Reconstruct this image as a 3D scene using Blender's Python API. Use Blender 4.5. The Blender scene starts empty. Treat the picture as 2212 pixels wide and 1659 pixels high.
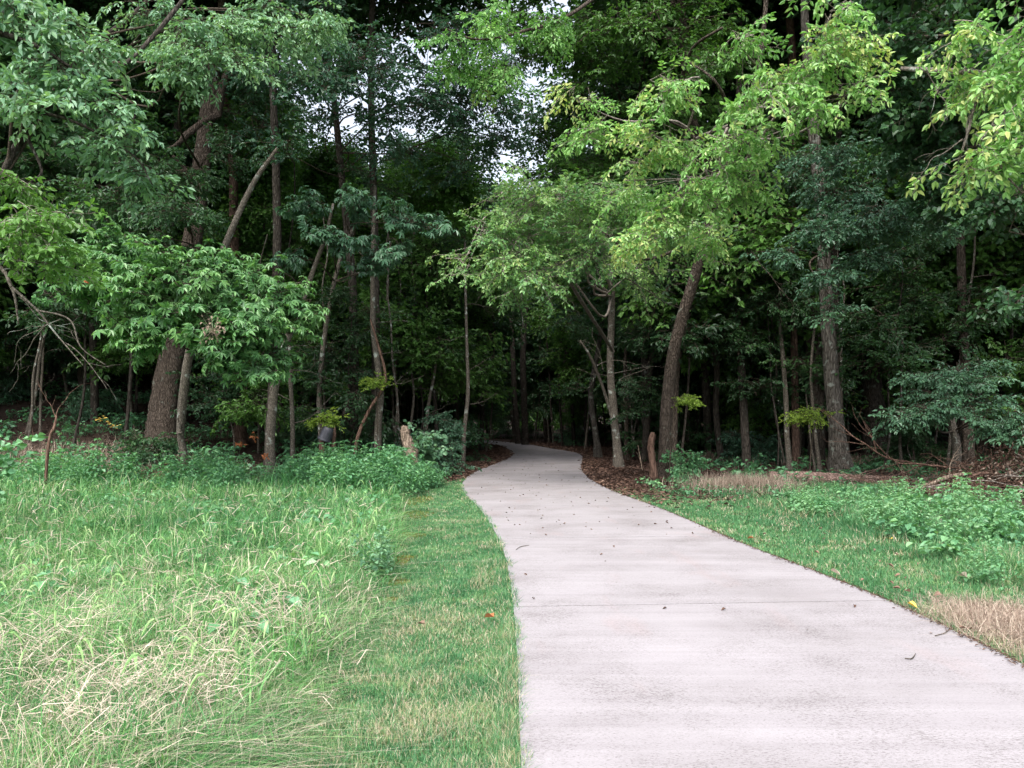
import bpy, math, random
import numpy as np
from mathutils import Vector
R = math.radians
# ------------------------------------------------------------------ camera, sky, sun, exposure
scene = bpy.context.scene
COL = scene.collection
F = 769.0; CAMH = 1.55; PITCH = R(2.53)
cam = bpy.data.cameras.new('camera'); camo = bpy.data.objects.new('camera', cam); COL.objects.link(camo)
cam.sensor_width = 36; cam.lens = 36 * F / 1024; cam.clip_end = 1000; cam.clip_start = 0.05
camo.location = (0, 0, CAMH); camo.rotation_euler = (R(90) + PITCH, 0, 0)
scene.camera = camo
world = bpy.data.worlds.new("World"); scene.world = world; world.use_nodes = True
wn = world.node_tree.nodes; wl = world.node_tree.links
for n in list(wn): wn.remove(n)
SUN_EL, SUN_AZ = R(52), R(200)        # high behind the camera, a little to the left
sky = wn.new('ShaderNodeTexSky'); sky.sky_type = 'NISHITA'; sky.sun_disc = False
sky.sun_elevation = SUN_EL; sky.sun_rotation = SUN_AZ; sky.dust_density = 3.0; sky.air_density = 1.0
hs = wn.new('ShaderNodeHueSaturation'); hs.inputs['Saturation'].default_value = 0.42
bg = wn.new('ShaderNodeBackground'); bg.inputs['Strength'].default_value = 0.15
wo = wn.new('ShaderNodeOutputWorld')
# cloud cover: the overhead sky is brighter than the horizon
wtc = wn.new('ShaderNodeTexCoord'); wsx = wn.new('ShaderNodeSeparateXYZ'); wl.new(wtc.outputs['Generated'], wsx.inputs[0])
wma = wn.new('ShaderNodeMapRange'); wma.inputs['From Min'].default_value = 0; wma.inputs['From Max'].default_value = 1; wma.inputs['To Min'].default_value = .7; wma.inputs['To Max'].default_value = 2.0; wl.new(wsx.outputs['Z'], wma.inputs['Value'])
wmx = wn.new('ShaderNodeVectorMath'); wmx.operation = 'SCALE'; wl.new(hs.outputs[0], wmx.inputs[0]); wl.new(wma.outputs[0], wmx.inputs['Scale'])
wl.new(sky.outputs[0], hs.inputs['Color']); wl.new(wmx.outputs[0], bg.inputs['Color']); wl.new(bg.outputs[0], wo.inputs['Surface'])
sun = bpy.data.lights.new('sun', 'SUN'); sun.energy = 1.1; sun.angle = R(28); sun.color = (1.0, 0.965, 0.92)
suno = bpy.data.objects.new('sun', sun); COL.objects.link(suno)
sd = Vector((math.sin(SUN_AZ) * math.cos(SUN_EL), math.cos(SUN_AZ) * math.cos(SUN_EL), math.sin(SUN_EL)))
suno.rotation_euler = sd.to_track_quat('Z', 'Y').to_euler()
scene.view_settings.view_transform = 'Standard'; scene.view_settings.look = 'None'
scene.view_settings.gamma = 1.0; scene.view_settings.exposure = 1.22
scene.render.engine = 'CYCLES'
cy = scene.cycles
cy.max_bounces = 6; cy.diffuse_bounces = 4; cy.glossy_bounces = 2; cy.transmission_bounces = 4
cy.caustics_reflective = False; cy.caustics_refractive = False

# ------------------------------------------------------------------ helpers: terrain and view rays
def sm(t):
    t = np.clip(t, 0, 1); return t * t * (3 - 2 * t)
def terrain(x, y):
    x = np.asarray(x, float); y = np.asarray(y, float)
    h = 3.6 * sm((-x - 2) / 14) * sm((y - 14) / 22)
    h = h + 1.6 * sm((x - 8) / 25) * sm((y - 24) / 30)
    far = sm((y - 13) / 8) * sm((np.abs(x - 1.2) - 3) / 4)
    h = h + far * 0.07 * (np.sin(x * 1.3 + y * .7) + np.sin(y * 1.9 - x * .6))
    h = h - 0.35 * sm((y - 40) / 15) * 0
    return h
def ray(u, v):       # u, v in the 2212 x 1659 view of the photograph
    px = u * 1024 / 2212 - 512; py = 384 - v * 768 / 1659
    c, s = math.cos(PITCH), math.sin(PITCH)
    return np.array([px, F * c - py * s, F * s + py * c])
def W(u, v, d):
    r = ray(u, v); r = r / r[1] * d
    return np.array([r[0], r[1], r[2] + CAMH])
def G(u, v):         # where the sight line meets the ground
    r = ray(u, v); r = r / r[1]
    lo = 1.0
    for d in np.arange(2, 90, .1):
        p = r * d
        if p[2] + CAMH <= terrain(p[0], d): return np.array([p[0], d, float(terrain(p[0], d))])
    return np.array([r[0] * 60, 60, float(terrain(r[0] * 60, 60))])
def gz(x, y): return float(terrain(x, y))
def unit(a): return a / (np.linalg.norm(a, axis=-1, keepdims=True) + 1e-9)
def catmull(P, n=6):
    P = np.array(P, float); Q = np.vstack([2 * P[0] - P[1], P, 2 * P[-1] - P[-2]]); out = []
    for i in range(1, len(Q) - 2):
        p0, p1, p2, p3 = Q[i - 1:i + 3]
        for t in np.linspace(0, 1, n, endpoint=False):
            out.append(.5 * (2 * p1 + (p2 - p0) * t + (2 * p0 - 5 * p1 + 4 * p2 - p3) * t * t + (3 * p1 - p0 - 3 * p2 + p3) * t ** 3))
    out.append(P[-1]); return np.array(out)

# ------------------------------------------------------------------ mesh collector
class Geo:
    def __init__(s): s.v = []; s.q = []; s.m = []; s.r = []; s.n = 0
    def add(s, v, q, rnd, mat=0):
        v = np.asarray(v, np.float32).reshape(-1, 3); q = np.asarray(q, np.int64).reshape(-1, 4)
        s.v.append(v); s.q.append(q + s.n)
        s.m.append(np.broadcast_to(np.asarray(mat, np.int32), (len(q),)))
        s.r.append(np.broadcast_to(np.asarray(rnd, np.float32), (len(v),)))
        s.n += len(v)
    def mesh(s, name, mats, smooth=False, origin=(0, 0, 0)):
        me = bpy.data.meshes.new(name)
        v = np.vstack(s.v) - np.array(origin, np.float32); q = np.vstack(s.q).astype(np.int32); m = np.concatenate(s.m); r = np.concatenate(s.r)
        me.vertices.add(len(v)); me.vertices.foreach_set('co', v.ravel())
        me.loops.add(q.size); me.loops.foreach_set('vertex_index', q.ravel())
        me.polygons.add(len(q)); me.polygons.foreach_set('loop_start', np.arange(0, q.size, 4, dtype=np.int32))
        me.polygons.foreach_set('material_index', m.astype(np.int32))
        sm_ = np.zeros(len(q), bool); sm_[:] = smooth
        if not smooth and len(mats) > 1: sm_[:] = (m == 1)
        me.polygons.foreach_set('use_smooth', sm_)
        for a in mats: me.materials.append(a)
        at = me.attributes.new('rnd', 'FLOAT', 'POINT'); at.data.foreach_set('value', r.astype(np.float32))
        me.update(calc_edges=True); return me
def link(name, me, parent=None, loc=(0, 0, 0)):
    o = bpy.data.objects.new(name, me); COL.objects.link(o); o.location = loc
    if parent is not None: o.parent = parent
    return o
def tag(o, label=None, cat=None, group=None, kind=None):
    if label: o['label'] = label
    if cat: o['category'] = cat
    if group: o['group'] = group
    if kind: o['kind'] = kind
    return o
def thing(name, label, cat, loc, group=None):
    o = bpy.data.objects.new(name, None); COL.objects.link(o); o.location = loc; o.empty_display_size = .2
    return tag(o, label, cat, group)
def copy_tree(o, loc, rz=0, s=1.0, label=None, group=None):
    r = o.copy(); COL.objects.link(r); r.location = loc; r.rotation_euler = (0, 0, rz); r.scale = (s, s, s)
    if label: r['label'] = label
    if group: r['group'] = group
    for ch in list(o.children):
        c = ch.copy(); COL.objects.link(c); c.parent = r
    return r

# ------------------------------------------------------------------ materials
def newmat(name):
    m = bpy.data.materials.new(name); m.use_nodes = True
    nt = m.node_tree
    for n in list(nt.nodes): nt.nodes.remove(n)
    return m, nt.nodes, nt.links
def ramp(N, cols):
    r = N.new('ShaderNodeValToRGB'); e = r.color_ramp.elements
    while len(e) < len(cols): e.new(.5)
    for i, (p, c) in enumerate(cols): e[i].position = p; e[i].color = (*c, 1)
    return r
def leafmat(name, cols, rough=.45, trans=.3, spec=.45, tint=(1.25, 1.35, .55)):
    m, N, L = newmat(name)
    a = N.new('ShaderNodeAttribute'); a.attribute_name = 'rnd'
    oi = N.new('ShaderNodeObjectInfo')
    ad = N.new('ShaderNodeMath'); ad.operation = 'MULTIPLY_ADD'; ad.inputs[1].default_value = .24; L.new(oi.outputs['Random'], ad.inputs[0])
    sb = N.new('ShaderNodeMath'); sb.operation = 'ADD'; sb.inputs[1].default_value = -.12; L.new(ad.outputs[0], sb.inputs[0])
    L.new(a.outputs['Fac'], ad.inputs[2])
    r = ramp(N, cols); L.new(sb.outputs[0], r.inputs[0])
    p = N.new('ShaderNodeBsdfPrincipled'); p.inputs['Roughness'].default_value = rough; p.inputs['Specular IOR Level'].default_value = spec
    t = N.new('ShaderNodeBsdfTranslucent'); mx = N.new('ShaderNodeMixRGB'); mx.blend_type = 'MULTIPLY'; mx.inputs[0].default_value = 1; mx.inputs[2].default_value = (*tint, 1)
    L.new(r.outputs[0], p.inputs['Base Color']); L.new(r.outputs[0], mx.inputs[1]); L.new(mx.outputs[0], t.inputs['Color'])
    ms = N.new('ShaderNodeMixShader'); ms.inputs[0].default_value = trans
    L.new(p.outputs[0], ms.inputs[1]); L.new(t.outputs[0], ms.inputs[2])
    o = N.new('ShaderNodeOutputMaterial'); L.new(ms.outputs[0], o.inputs[0]); return m
def barkmat(name, c1, c2, lichen=None, amount=.5, zs=.25, bump=.6, sc=14):
    m, N, L = newmat(name)
    tc = N.new('ShaderNodeTexCoord'); mp = N.new('ShaderNodeMapping'); mp.inputs['Scale'].default_value = (1, 1, zs)
    L.new(tc.outputs['Object'], mp.inputs[0])
    n1 = N.new('ShaderNodeTexNoise'); n1.inputs['Scale'].default_value = sc; n1.inputs['Detail'].default_value = 6; n1.inputs['Roughness'].default_value = .7; L.new(mp.outputs[0], n1.inputs[0])
    v1 = N.new('ShaderNodeTexVoronoi'); v1.feature = 'DISTANCE_TO_EDGE'; v1.inputs['Scale'].default_value = sc * 1.3; L.new(mp.outputs[0], v1.inputs[0])
    r = ramp(N, [(.3, c1), (.7, c2)]); L.new(n1.outputs['Fac'], r.inputs[0])
    rv = ramp(N, [(.0, (.22, .2, .18)), (.2, (1, 1, 1))]); L.new(v1.outputs['Distance'], rv.inputs[0])
    mu = N.new('ShaderNodeMixRGB'); mu.blend_type = 'MULTIPLY'; mu.inputs[0].default_value = .75; L.new(r.outputs[0], mu.inputs[1]); L.new(rv.outputs[0], mu.inputs[2])
    out = mu
    if lichen:
        n2 = N.new('ShaderNodeTexNoise'); n2.inputs['Scale'].default_value = 5; n2.inputs['Detail'].default_value = 5; L.new(tc.outputs['Object'], n2.inputs[0])
        r2 = ramp(N, [(1 - amount, (0, 0, 0)), (min(1, 1 - amount + .08), (1, 1, 1))]); L.new(n2.outputs['Fac'], r2.inputs[0])
        m2 = N.new('ShaderNodeMixRGB'); L.new(r2.outputs[0], m2.inputs[0]); L.new(mu.outputs[0], m2.inputs[1]); m2.inputs[2].default_value = (*lichen, 1); out = m2
    p = N.new('ShaderNodeBsdfPrincipled'); p.inputs['Roughness'].default_value = .9; p.inputs['Specular IOR Level'].default_value = .15
    L.new(out.outputs[0], p.inputs['Base Color'])
    ad = N.new('ShaderNodeMath'); ad.operation = 'ADD'; L.new(n1.outputs['Fac'], ad.inputs[0]); L.new(rv.outputs[0], ad.inputs[1])
    b = N.new('ShaderNodeBump'); b.inputs['Strength'].default_value = bump; b.inputs['Distance'].default_value = .03; L.new(ad.outputs[0], b.inputs['Height']); L.new(b.outputs[0], p.inputs['Normal'])
    o = N.new('ShaderNodeOutputMaterial'); L.new(p.outputs[0], o.inputs[0]); return m
def flatmat(name, cols, rough=.8, scale=8, spec=.2, bump=.2):
    m, N, L = newmat(name)
    tc = N.new('ShaderNodeTexCoord'); n1 = N.new('ShaderNodeTexNoise'); n1.inputs['Scale'].default_value = scale; n1.inputs['Detail'].default_value = 6; L.new(tc.outputs['Object'], n1.inputs[0])
    r = ramp(N, cols); L.new(n1.outputs['Fac'], r.inputs[0])
    p = N.new('ShaderNodeBsdfPrincipled'); p.inputs['Roughness'].default_value = rough; p.inputs['Specular IOR Level'].default_value = spec; L.new(r.outputs[0], p.inputs['Base Color'])
    b = N.new('ShaderNodeBump'); b.inputs['Strength'].default_value = bump; b.inputs['Distance'].default_value = .02; L.new(n1.outputs['Fac'], b.inputs['Height']); L.new(b.outputs[0], p.inputs['Normal'])
    o = N.new('ShaderNodeOutputMaterial'); L.new(p.outputs[0], o.inputs[0]); return m
M = {}
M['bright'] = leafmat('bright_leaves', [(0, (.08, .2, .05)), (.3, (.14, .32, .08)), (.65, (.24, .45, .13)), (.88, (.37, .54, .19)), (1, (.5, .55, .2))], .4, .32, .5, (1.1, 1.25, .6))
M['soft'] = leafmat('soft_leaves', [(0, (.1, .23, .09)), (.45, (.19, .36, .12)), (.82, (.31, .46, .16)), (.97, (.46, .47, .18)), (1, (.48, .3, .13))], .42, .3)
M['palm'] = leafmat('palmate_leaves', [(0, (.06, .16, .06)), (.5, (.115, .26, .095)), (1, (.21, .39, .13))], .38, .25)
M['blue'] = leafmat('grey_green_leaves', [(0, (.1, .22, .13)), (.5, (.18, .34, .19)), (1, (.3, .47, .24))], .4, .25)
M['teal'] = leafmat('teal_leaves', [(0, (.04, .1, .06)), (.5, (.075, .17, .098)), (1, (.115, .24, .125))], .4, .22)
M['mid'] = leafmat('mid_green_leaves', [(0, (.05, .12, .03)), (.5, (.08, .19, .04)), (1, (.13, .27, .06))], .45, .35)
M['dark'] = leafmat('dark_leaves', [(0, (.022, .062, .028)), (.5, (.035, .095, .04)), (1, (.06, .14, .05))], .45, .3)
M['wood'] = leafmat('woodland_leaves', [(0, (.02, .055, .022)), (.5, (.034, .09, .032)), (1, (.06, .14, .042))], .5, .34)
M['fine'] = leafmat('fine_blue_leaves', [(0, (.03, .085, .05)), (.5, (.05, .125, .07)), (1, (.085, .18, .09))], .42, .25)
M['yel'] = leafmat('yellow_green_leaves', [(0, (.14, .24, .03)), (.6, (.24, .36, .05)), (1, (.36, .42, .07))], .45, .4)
M['weed'] = leafmat('weed_leaves', [(0, (.08, .22, .11)), (.5, (.14, .33, .16)), (1, (.24, .46, .2))], .42, .28)
M['weed2'] = leafmat('pale_weed_leaves', [(0, (.1, .25, .12)), (.5, (.17, .36, .17)), (1, (.3, .48, .24))], .42, .28)
M['grass'] = leafmat('meadow_grass', [(0, (.022, .085, .03)), (.3, (.065, .21, .065)), (.55, (.14, .34, .105)), (.7, (.33, .52, .2)), (.8, (.44, .37, .28)), (1, (.66, .56, .46))], .45, .18, .4)
M['lawn'] = leafmat('lawn_grass', [(0, (.03, .12, .045)), (.35, (.07, .205, .08)), (.65, (.135, .3, .12)), (.8, (.24, .36, .14)), (.9, (.4, .35, .2)), (1, (.55, .46, .36))], .45, .18, .4)
M['straw'] = leafmat('dry_straw', [(0, (.19, .13, .1)), (.5, (.4, .31, .24)), (1, (.62, .52, .42))], .7, .2, .2, (1, 1, .9))
M['litter'] = leafmat('litter_leaves', [(0, (.06, .038, .03)), (.5, (.15, .088, .064)), (.85, (.26, .165, .12)), (1, (.45, .36, .29))], .7, .1, .2, (1, 1, 1))
M['rust'] = leafmat('dead_leaf', [(0, (.35, .12, .05)), (1, (.5, .22, .1))], .6, .2, .2, (1, 1, 1))
M['yleaf'] = leafmat('yellow_leaf', [(0, (.75, .5, .06)), (1, (.8, .6, .15))], .5, .2, .3, (1, 1, 1))
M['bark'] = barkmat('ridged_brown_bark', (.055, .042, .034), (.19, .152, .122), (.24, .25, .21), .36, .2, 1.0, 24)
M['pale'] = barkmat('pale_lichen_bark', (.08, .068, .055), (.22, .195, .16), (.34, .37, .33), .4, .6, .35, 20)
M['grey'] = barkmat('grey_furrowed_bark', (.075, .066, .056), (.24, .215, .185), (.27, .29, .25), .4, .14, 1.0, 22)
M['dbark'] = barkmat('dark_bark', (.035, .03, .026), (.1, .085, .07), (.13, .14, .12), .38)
M['rbark'] = barkmat('red_brown_bark', (.07, .045, .035), (.17, .11, .085))
M['twig'] = barkmat('pale_twig', (.2, .17, .14), (.42, .37, .32), None, .5, 1, .1)
M['dtwig'] = barkmat('dark_twig', (.05, .04, .03), (.13, .105, .08), None, .5, 1, .1)
M['redwood'] = barkmat('reddish_dead_wood', (.1, .06, .045), (.29, .18, .135), None, .5, .12, .6, 18)
M['greywood'] = barkmat('weathered_wood', (.2, .15, .11), (.5, .39, .3), None, .5, .12, .6, 18)

# ------------------------------------------------------------------ leaves and sprays
def leaves(base, d, nrm, ln, wd, fold=.22, curl=.18):
    base = np.asarray(base, float); n = len(base)
    d = unit(np.asarray(d, float)); s = unit(np.cross(nrm, d)); nn = np.cross(d, s)
    ln = np.broadcast_to(ln, n)[:, None]; wd = np.broadcast_to(wd, n)[:, None]
    a = base; mid1 = base + d * ln * .36 ; mid2 = base + d * ln * .7 - nn * ln * curl * .35; tip = base + d * ln - nn * ln * curl
    up = nn * wd * fold
    L1 = mid1 + s * wd * .5 + up; R1 = mid1 - s * wd * .5 + up
    L2 = mid2 + s * wd * .36 + up * .7; R2 = mid2 - s * wd * .36 + up * .7
    v = np.stack([a, L1, L2, tip, R2, R1], 1).reshape(-1, 3)
    k = np.arange(n)[:, None] * 6
    q = np.concatenate([k + [0, 3, 2, 1], k + [0, 5, 4, 3]], 1).reshape(-1, 4)
    return v, q
def prism(p, q, r0, r1):       # three-sided twigs between arrays of points
    p = np.asarray(p, float); q = np.asarray(q, float); n = len(p)
    d = unit(q - p); ref = np.where(np.abs(d[:, 2:3]) > .8, [[1., 0, 0]], [[0., 0, 1.]])
    a = unit(np.cross(d, ref)); b = np.cross(d, a)
    r0 = np.broadcast_to(r0, n)[:, None]; r1 = np.broadcast_to(r1, n)[:, None]
    vs = []
    for c, rr in ((p, r0), (q, r1)):
        for k in range(3):
            t = 2 * math.pi * k / 3; vs.append(c + (a * math.cos(t) + b * math.sin(t)) * rr)
    v = np.stack(vs, 1).reshape(-1, 3); k = np.arange(n)[:, None] * 6
    qd = np.concatenate([k + [0, 1, 4, 3], k + [1, 2, 5, 4], k + [2, 0, 3, 5]], 1).reshape(-1, 4)
    return v, qd
class Spray: pass
def make_spray(kind, seed):
    g = np.random.RandomState(seed); lb, ld, lnn, ll, lw = [], [], [], [], []; tw = []
    def twig(p0, d0, L, step, lf, wf, droop, ang=55, r0=.004, tilt=.55):
        p = np.array(p0, float); d = unit(np.array(d0, float)); n = max(2, int(L / step)); side = 1
        for i in range(n):
            d2 = unit(d + g.normal(0, .13, 3) + np.array([0, 0, -droop])); q = p + d2 * step
            tw.append((p.copy(), q.copy(), r0 * (1 - i / n * .7), r0 * (1 - (i + 1) / n * .7)))
            s = unit(np.cross([0, 0, 1], d2)); a = R(ang + g.normal(0, 12))
            ldir = unit(d2 * math.cos(a) + s * side * math.sin(a) + np.array([0, 0, -droop * 1.5 - .12]) + g.normal(0, .15, 3))
            lb.append(q); ld.append(ldir); lnn.append(unit(np.array([0, 0, 1.]) + g.normal(0, tilt, 3))); k = g.uniform(.7, 1.15); ll.append(lf * k); lw.append(wf * k)
            side = -side; p, d = q, d2
        lb.append(p); ld.append(d); lnn.append(unit(np.array([0, 0, 1.]) + g.normal(0, tilt, 3))); ll.append(lf); lw.append(wf)
        return p, d
    if kind in ('ovate', 'heart', 'small'):
        lf, wf = {'ovate': (.105, .05), 'heart': (.11, .095), 'small': (.075, .04)}[kind]
        L = .62; st = {'ovate': .042, 'heart': .06, 'small': .034}[kind]; dr = {'ovate': .09, 'heart': .04, 'small': .05}[kind]
        p = np.zeros(3); d = np.array([1., 0, .15]); side = 1
        for i in range(6):
            d2 = unit(d + g.normal(0, .1, 3) + [0, 0, -dr]); q = p + d2 * L / 6
            tw.append((p.copy(), q.copy(), .007 - i * .0009, .006 - i * .0009))
            s = unit(np.cross([0, 0, 1], d2)); a = R(g.uniform(35, 60))
            twig(q, d2 * math.cos(a) + s * side * math.sin(a) + [0, 0, g.uniform(-.25, .1)], g.uniform(.16, .3) * (1.1 - i * .08), st, lf, wf, dr, tilt=.6)
            side = -side; p, d = q, d2
        twig(p, d, .18, st, lf, wf, dr)
    elif kind == 'palm':
        p = np.zeros(3); d = np.array([1., 0, .1])
        for i in range(6):
            d2 = unit(d + g.normal(0, .12, 3) + [0, 0, -.03]); q = p + d2 * .08
            tw.append((p.copy(), q.copy(), .007, .006)); s = unit(np.cross([0, 0, 1], d2)); sd_ = 1 if i % 2 else -1
            pd = unit(d2 * .6 + s * sd_ * g.uniform(.4, 1) + [0, 0, g.uniform(-.2, .4)]); e = q + pd * g.uniform(.08, .15)
            tw.append((q.copy(), e.copy(), .003, .002))
            nrm = unit(np.array([0, 0, 1.]) + pd * .35 + g.normal(0, .3, 3)); fw = unit(pd - nrm * (pd @ nrm)); sidev = np.cross(nrm, fw)
            nl = g.choice([5, 7]); sz = g.uniform(.8, 1.15)
            for j in range(nl):
                a = R(-105 + 210 * j / (nl - 1)); dd = fw * math.cos(a) + sidev * math.sin(a) - nrm * g.uniform(.2, .5)
                k = (1 - .25 * abs(a) / 2) * sz
                lb.append(e); ld.append(dd); lnn.append(nrm + g.normal(0, .12, 3)); ll.append(.145 * k); lw.append(.052 * k)
            p, d = q, d2
    elif kind == 'big':            # whole leafy branch end for trees far back
        for j in range(7):
            a = R(-70 + 140 * j / 6); d0 = np.array([math.cos(a), math.sin(a), g.uniform(-.3, .35)])
            twig(d0 * .15, d0, g.uniform(.5, .9), .13, .19, .11, .06, tilt=.6, r0=.01)
    elif kind == 'weed':           # upright leafy stalk
        p = np.zeros(3); d = np.array([g.normal(0, .12), g.normal(0, .12), 1.]); H = 1.0; n = 9; rot = g.uniform(0, 6)
        for i in range(n):
            d = unit(d + g.normal(0, .07, 3)); q = p + d * H / n; tw.append((p.copy(), q.copy(), .006, .005))
            if i > 1:
                for k in (0, 1):
                    a = rot + k * math.pi + i * 1.57 + g.normal(0, .2); o = np.array([math.cos(a), math.sin(a), .25])
                    size = .15 * (1.15 - .65 * i / n); e = q + unit(o) * size * .5
                    tw.append((q.copy(), e.copy(), .003, .002))
                    lb.append(e); ld.append(unit(o + [0, 0, -.45]) + g.normal(0, .1, 3)); lnn.append(np.array([0, 0, 1.]) + o * .3 + g.normal(0, .25, 3)); ll.append(size); lw.append(size * .72)
                    if g.rand() < .6:
                        a2 = a + g.uniform(-.8, .8); o2 = np.array([math.cos(a2), math.sin(a2), .5]); e2 = q + unit(o2) * size * .8
                        lb.append(e2); ld.append(unit(o2 + [0, 0, -.5])); lnn.append(np.array([0, 0, 1.]) + g.normal(0, .35, 3)); ll.append(size * .7); lw.append(size * .5)
            p = q
        for k in range(4):
            a = rot + k * 1.57; lb.append(p); ld.append(np.array([math.cos(a), math.sin(a), .6])); lnn.append(np.array([0, 0, 1.]) + g.normal(0, .3, 3)); ll.append(.07); lw.append(.045)
    elif kind == 'creep':          # low broadleaf ground cover
        for j in range(16):
            a = g.uniform(0, 6.28); r = g.uniform(0, .3); h = g.uniform(.05, .2) * (1.2 - r); e = np.array([math.cos(a) * r, math.sin(a) * r, h]); b0 = e * [.6, .6, 0]
            tw.append((b0, e, .003, .002)); lb.append(e); ld.append(np.array([math.cos(a + g.normal(0, .8)), math.sin(a + g.normal(0, .8)), g.uniform(-.5, .2)])); lnn.append(np.array([0, 0, 1.]) + g.normal(0, .3, 3)); s_ = g.uniform(.06, .11); ll.append(s_); lw.append(s_ * .75)
    S = Spray(); v, q = leaves(lb, ld, unit(np.array(lnn)), np.array(ll), np.array(lw)); S.v = v; S.q = q; S.m = np.zeros(len(q), int); S.r = np.repeat(g.uniform(-.28, .28, len(lb)), 6)
    tp = np.array([t[0] for t in tw]); tq = np.array([t[1] for t in tw]); v2, q2 = prism(tp, tq, np.array([t[2] for t in tw]), np.array([t[3] for t in tw]))
    S.q = np.vstack([S.q, q2 + len(v)]); S.v = np.vstack([v, v2]); S.m = np.concatenate([S.m, np.ones(len(q2), int)]); S.r = np.concatenate([S.r, np.full(len(v2), .0)])
    return S
SPR = {k: [make_spray(k, 11 * i + 3) for i in range(6)] for k in ('ovate', 'heart', 'small', 'palm', 'big', 'weed', 'creep')}
def place(geo, kind, pos, dx, up, scale, off, g):
    pos = np.asarray(pos, float); n = len(pos)
    if n == 0: return
    dx = unit(np.asarray(dx, float)); up = np.asarray(up, float); dy = unit(np.cross(up, dx)); dz = np.cross(dx, dy)
    A = np.stack([dx, dy, dz], 2) * np.broadcast_to(scale, n)[:, None, None]
    pick = g.randint(0, 6, n)
    for t in range(6):
        S = SPR[kind][t]; I = np.where(pick == t)[0]
        if len(I) == 0: continue
        v = np.einsum('nij,vj->nvi', A[I], S.v) + pos[I][:, None, :]
        nv = len(S.v); q = S.q[None] + (np.arange(len(I)) * nv)[:, None, None]
        r = np.clip(S.r[None] + np.broadcast_to(off, n)[I][:, None], 0, 1)
        geo.add(v.reshape(-1, 3), q.reshape(-1, 4), r.ravel(), np.tile(S.m, len(I)))
def tube(geo, P, rad, sides=10, n=6, rough=.06, mat=1, seed=0, ctl=True):
    P = np.array(P, float); rad = np.array(rad, float)
    C = catmull(np.hstack([P, rad[:, None]]), n) if ctl else np.hstack([P, rad[:, None]])
    C[:, 3] = np.maximum(C[:, 3], .002)
    P, r = C[:, :3], C[:, 3]; m = len(P); T = unit(np.gradient(P, axis=0)); g = np.random.RandomState(seed)
    ref = np.array([1., .1, 0]) if abs(T[:, 0]).mean() < .8 else np.array([0, 0, 1.])
    a = unit(np.cross(T, ref)); b = np.cross(T, a)
    th = np.linspace(0, 2 * np.pi, sides, endpoint=False)
    jit = 1 + g.normal(0, rough, (m, sides)); lobe = 1 + rough * 1.2 * np.cos(3 * th + g.uniform(0, 6))[None] 
    rr = r[:, None] * jit * lobe
    v = P[:, None] + (a[:, None] * np.cos(th)[None, :, None] + b[:, None] * np.sin(th)[None, :, None]) * rr[..., None]
    i = np.arange(m - 1)[:, None] * sides; j = np.arange(sides)[None]; j2 = (j + 1) % sides
    q = np.stack([i + j, i + j2, i + sides + j2, i + sides + j], -1).reshape(-1, 4)
    geo.add(v.reshape(-1, 3), q, .5, mat)
    if sides % 2 == 0:    # close both ends with quads
        for base in (0, (m - 1) * sides):
            qs = [[base + k, base + k + 1, base + sides - 2 - k, base + sides - 1 - k] for k in range(sides // 2 - 1)]
            geo.q.append(np.array(qs) + geo.n - m * sides); geo.m.append(np.full(len(qs), mat, np.int32))
    return C
def branchy(geo, p, d, L, r, g, depth=2, droop=.03, wander=.16, mat=1, split=.35, step=None):
    step = step or max(.06, L / 9); n = max(3, int(L / step)); pts = [np.array(p, float)]; d = unit(np.array(d, float))
    kids = []
    for i in range(n):
        d = unit(d + g.normal(0, wander, 3) + [0, 0, -droop]); pts.append(pts[-1] + d * step)
        if depth > 0 and i > 0 and g.rand() < split: kids.append((pts[-1], d.copy(), L * (1 - i / n) * g.uniform(.4, .8), r * (1 - i / n * .7) * .6))
    tube(geo, pts, np.linspace(r, r * .25, len(pts)), sides=6 if r > .01 else 4, n=2, rough=.05, mat=mat, seed=g.randint(9999))
    for (q, dd, l2, r2) in kids:
        s = unit(np.cross(dd, g.normal(0, 1, 3))); branchy(geo, q, dd * .75 + s * .65, max(l2, .12), max(r2, .003), g, depth - 1, droop, wander, mat, split)

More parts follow.
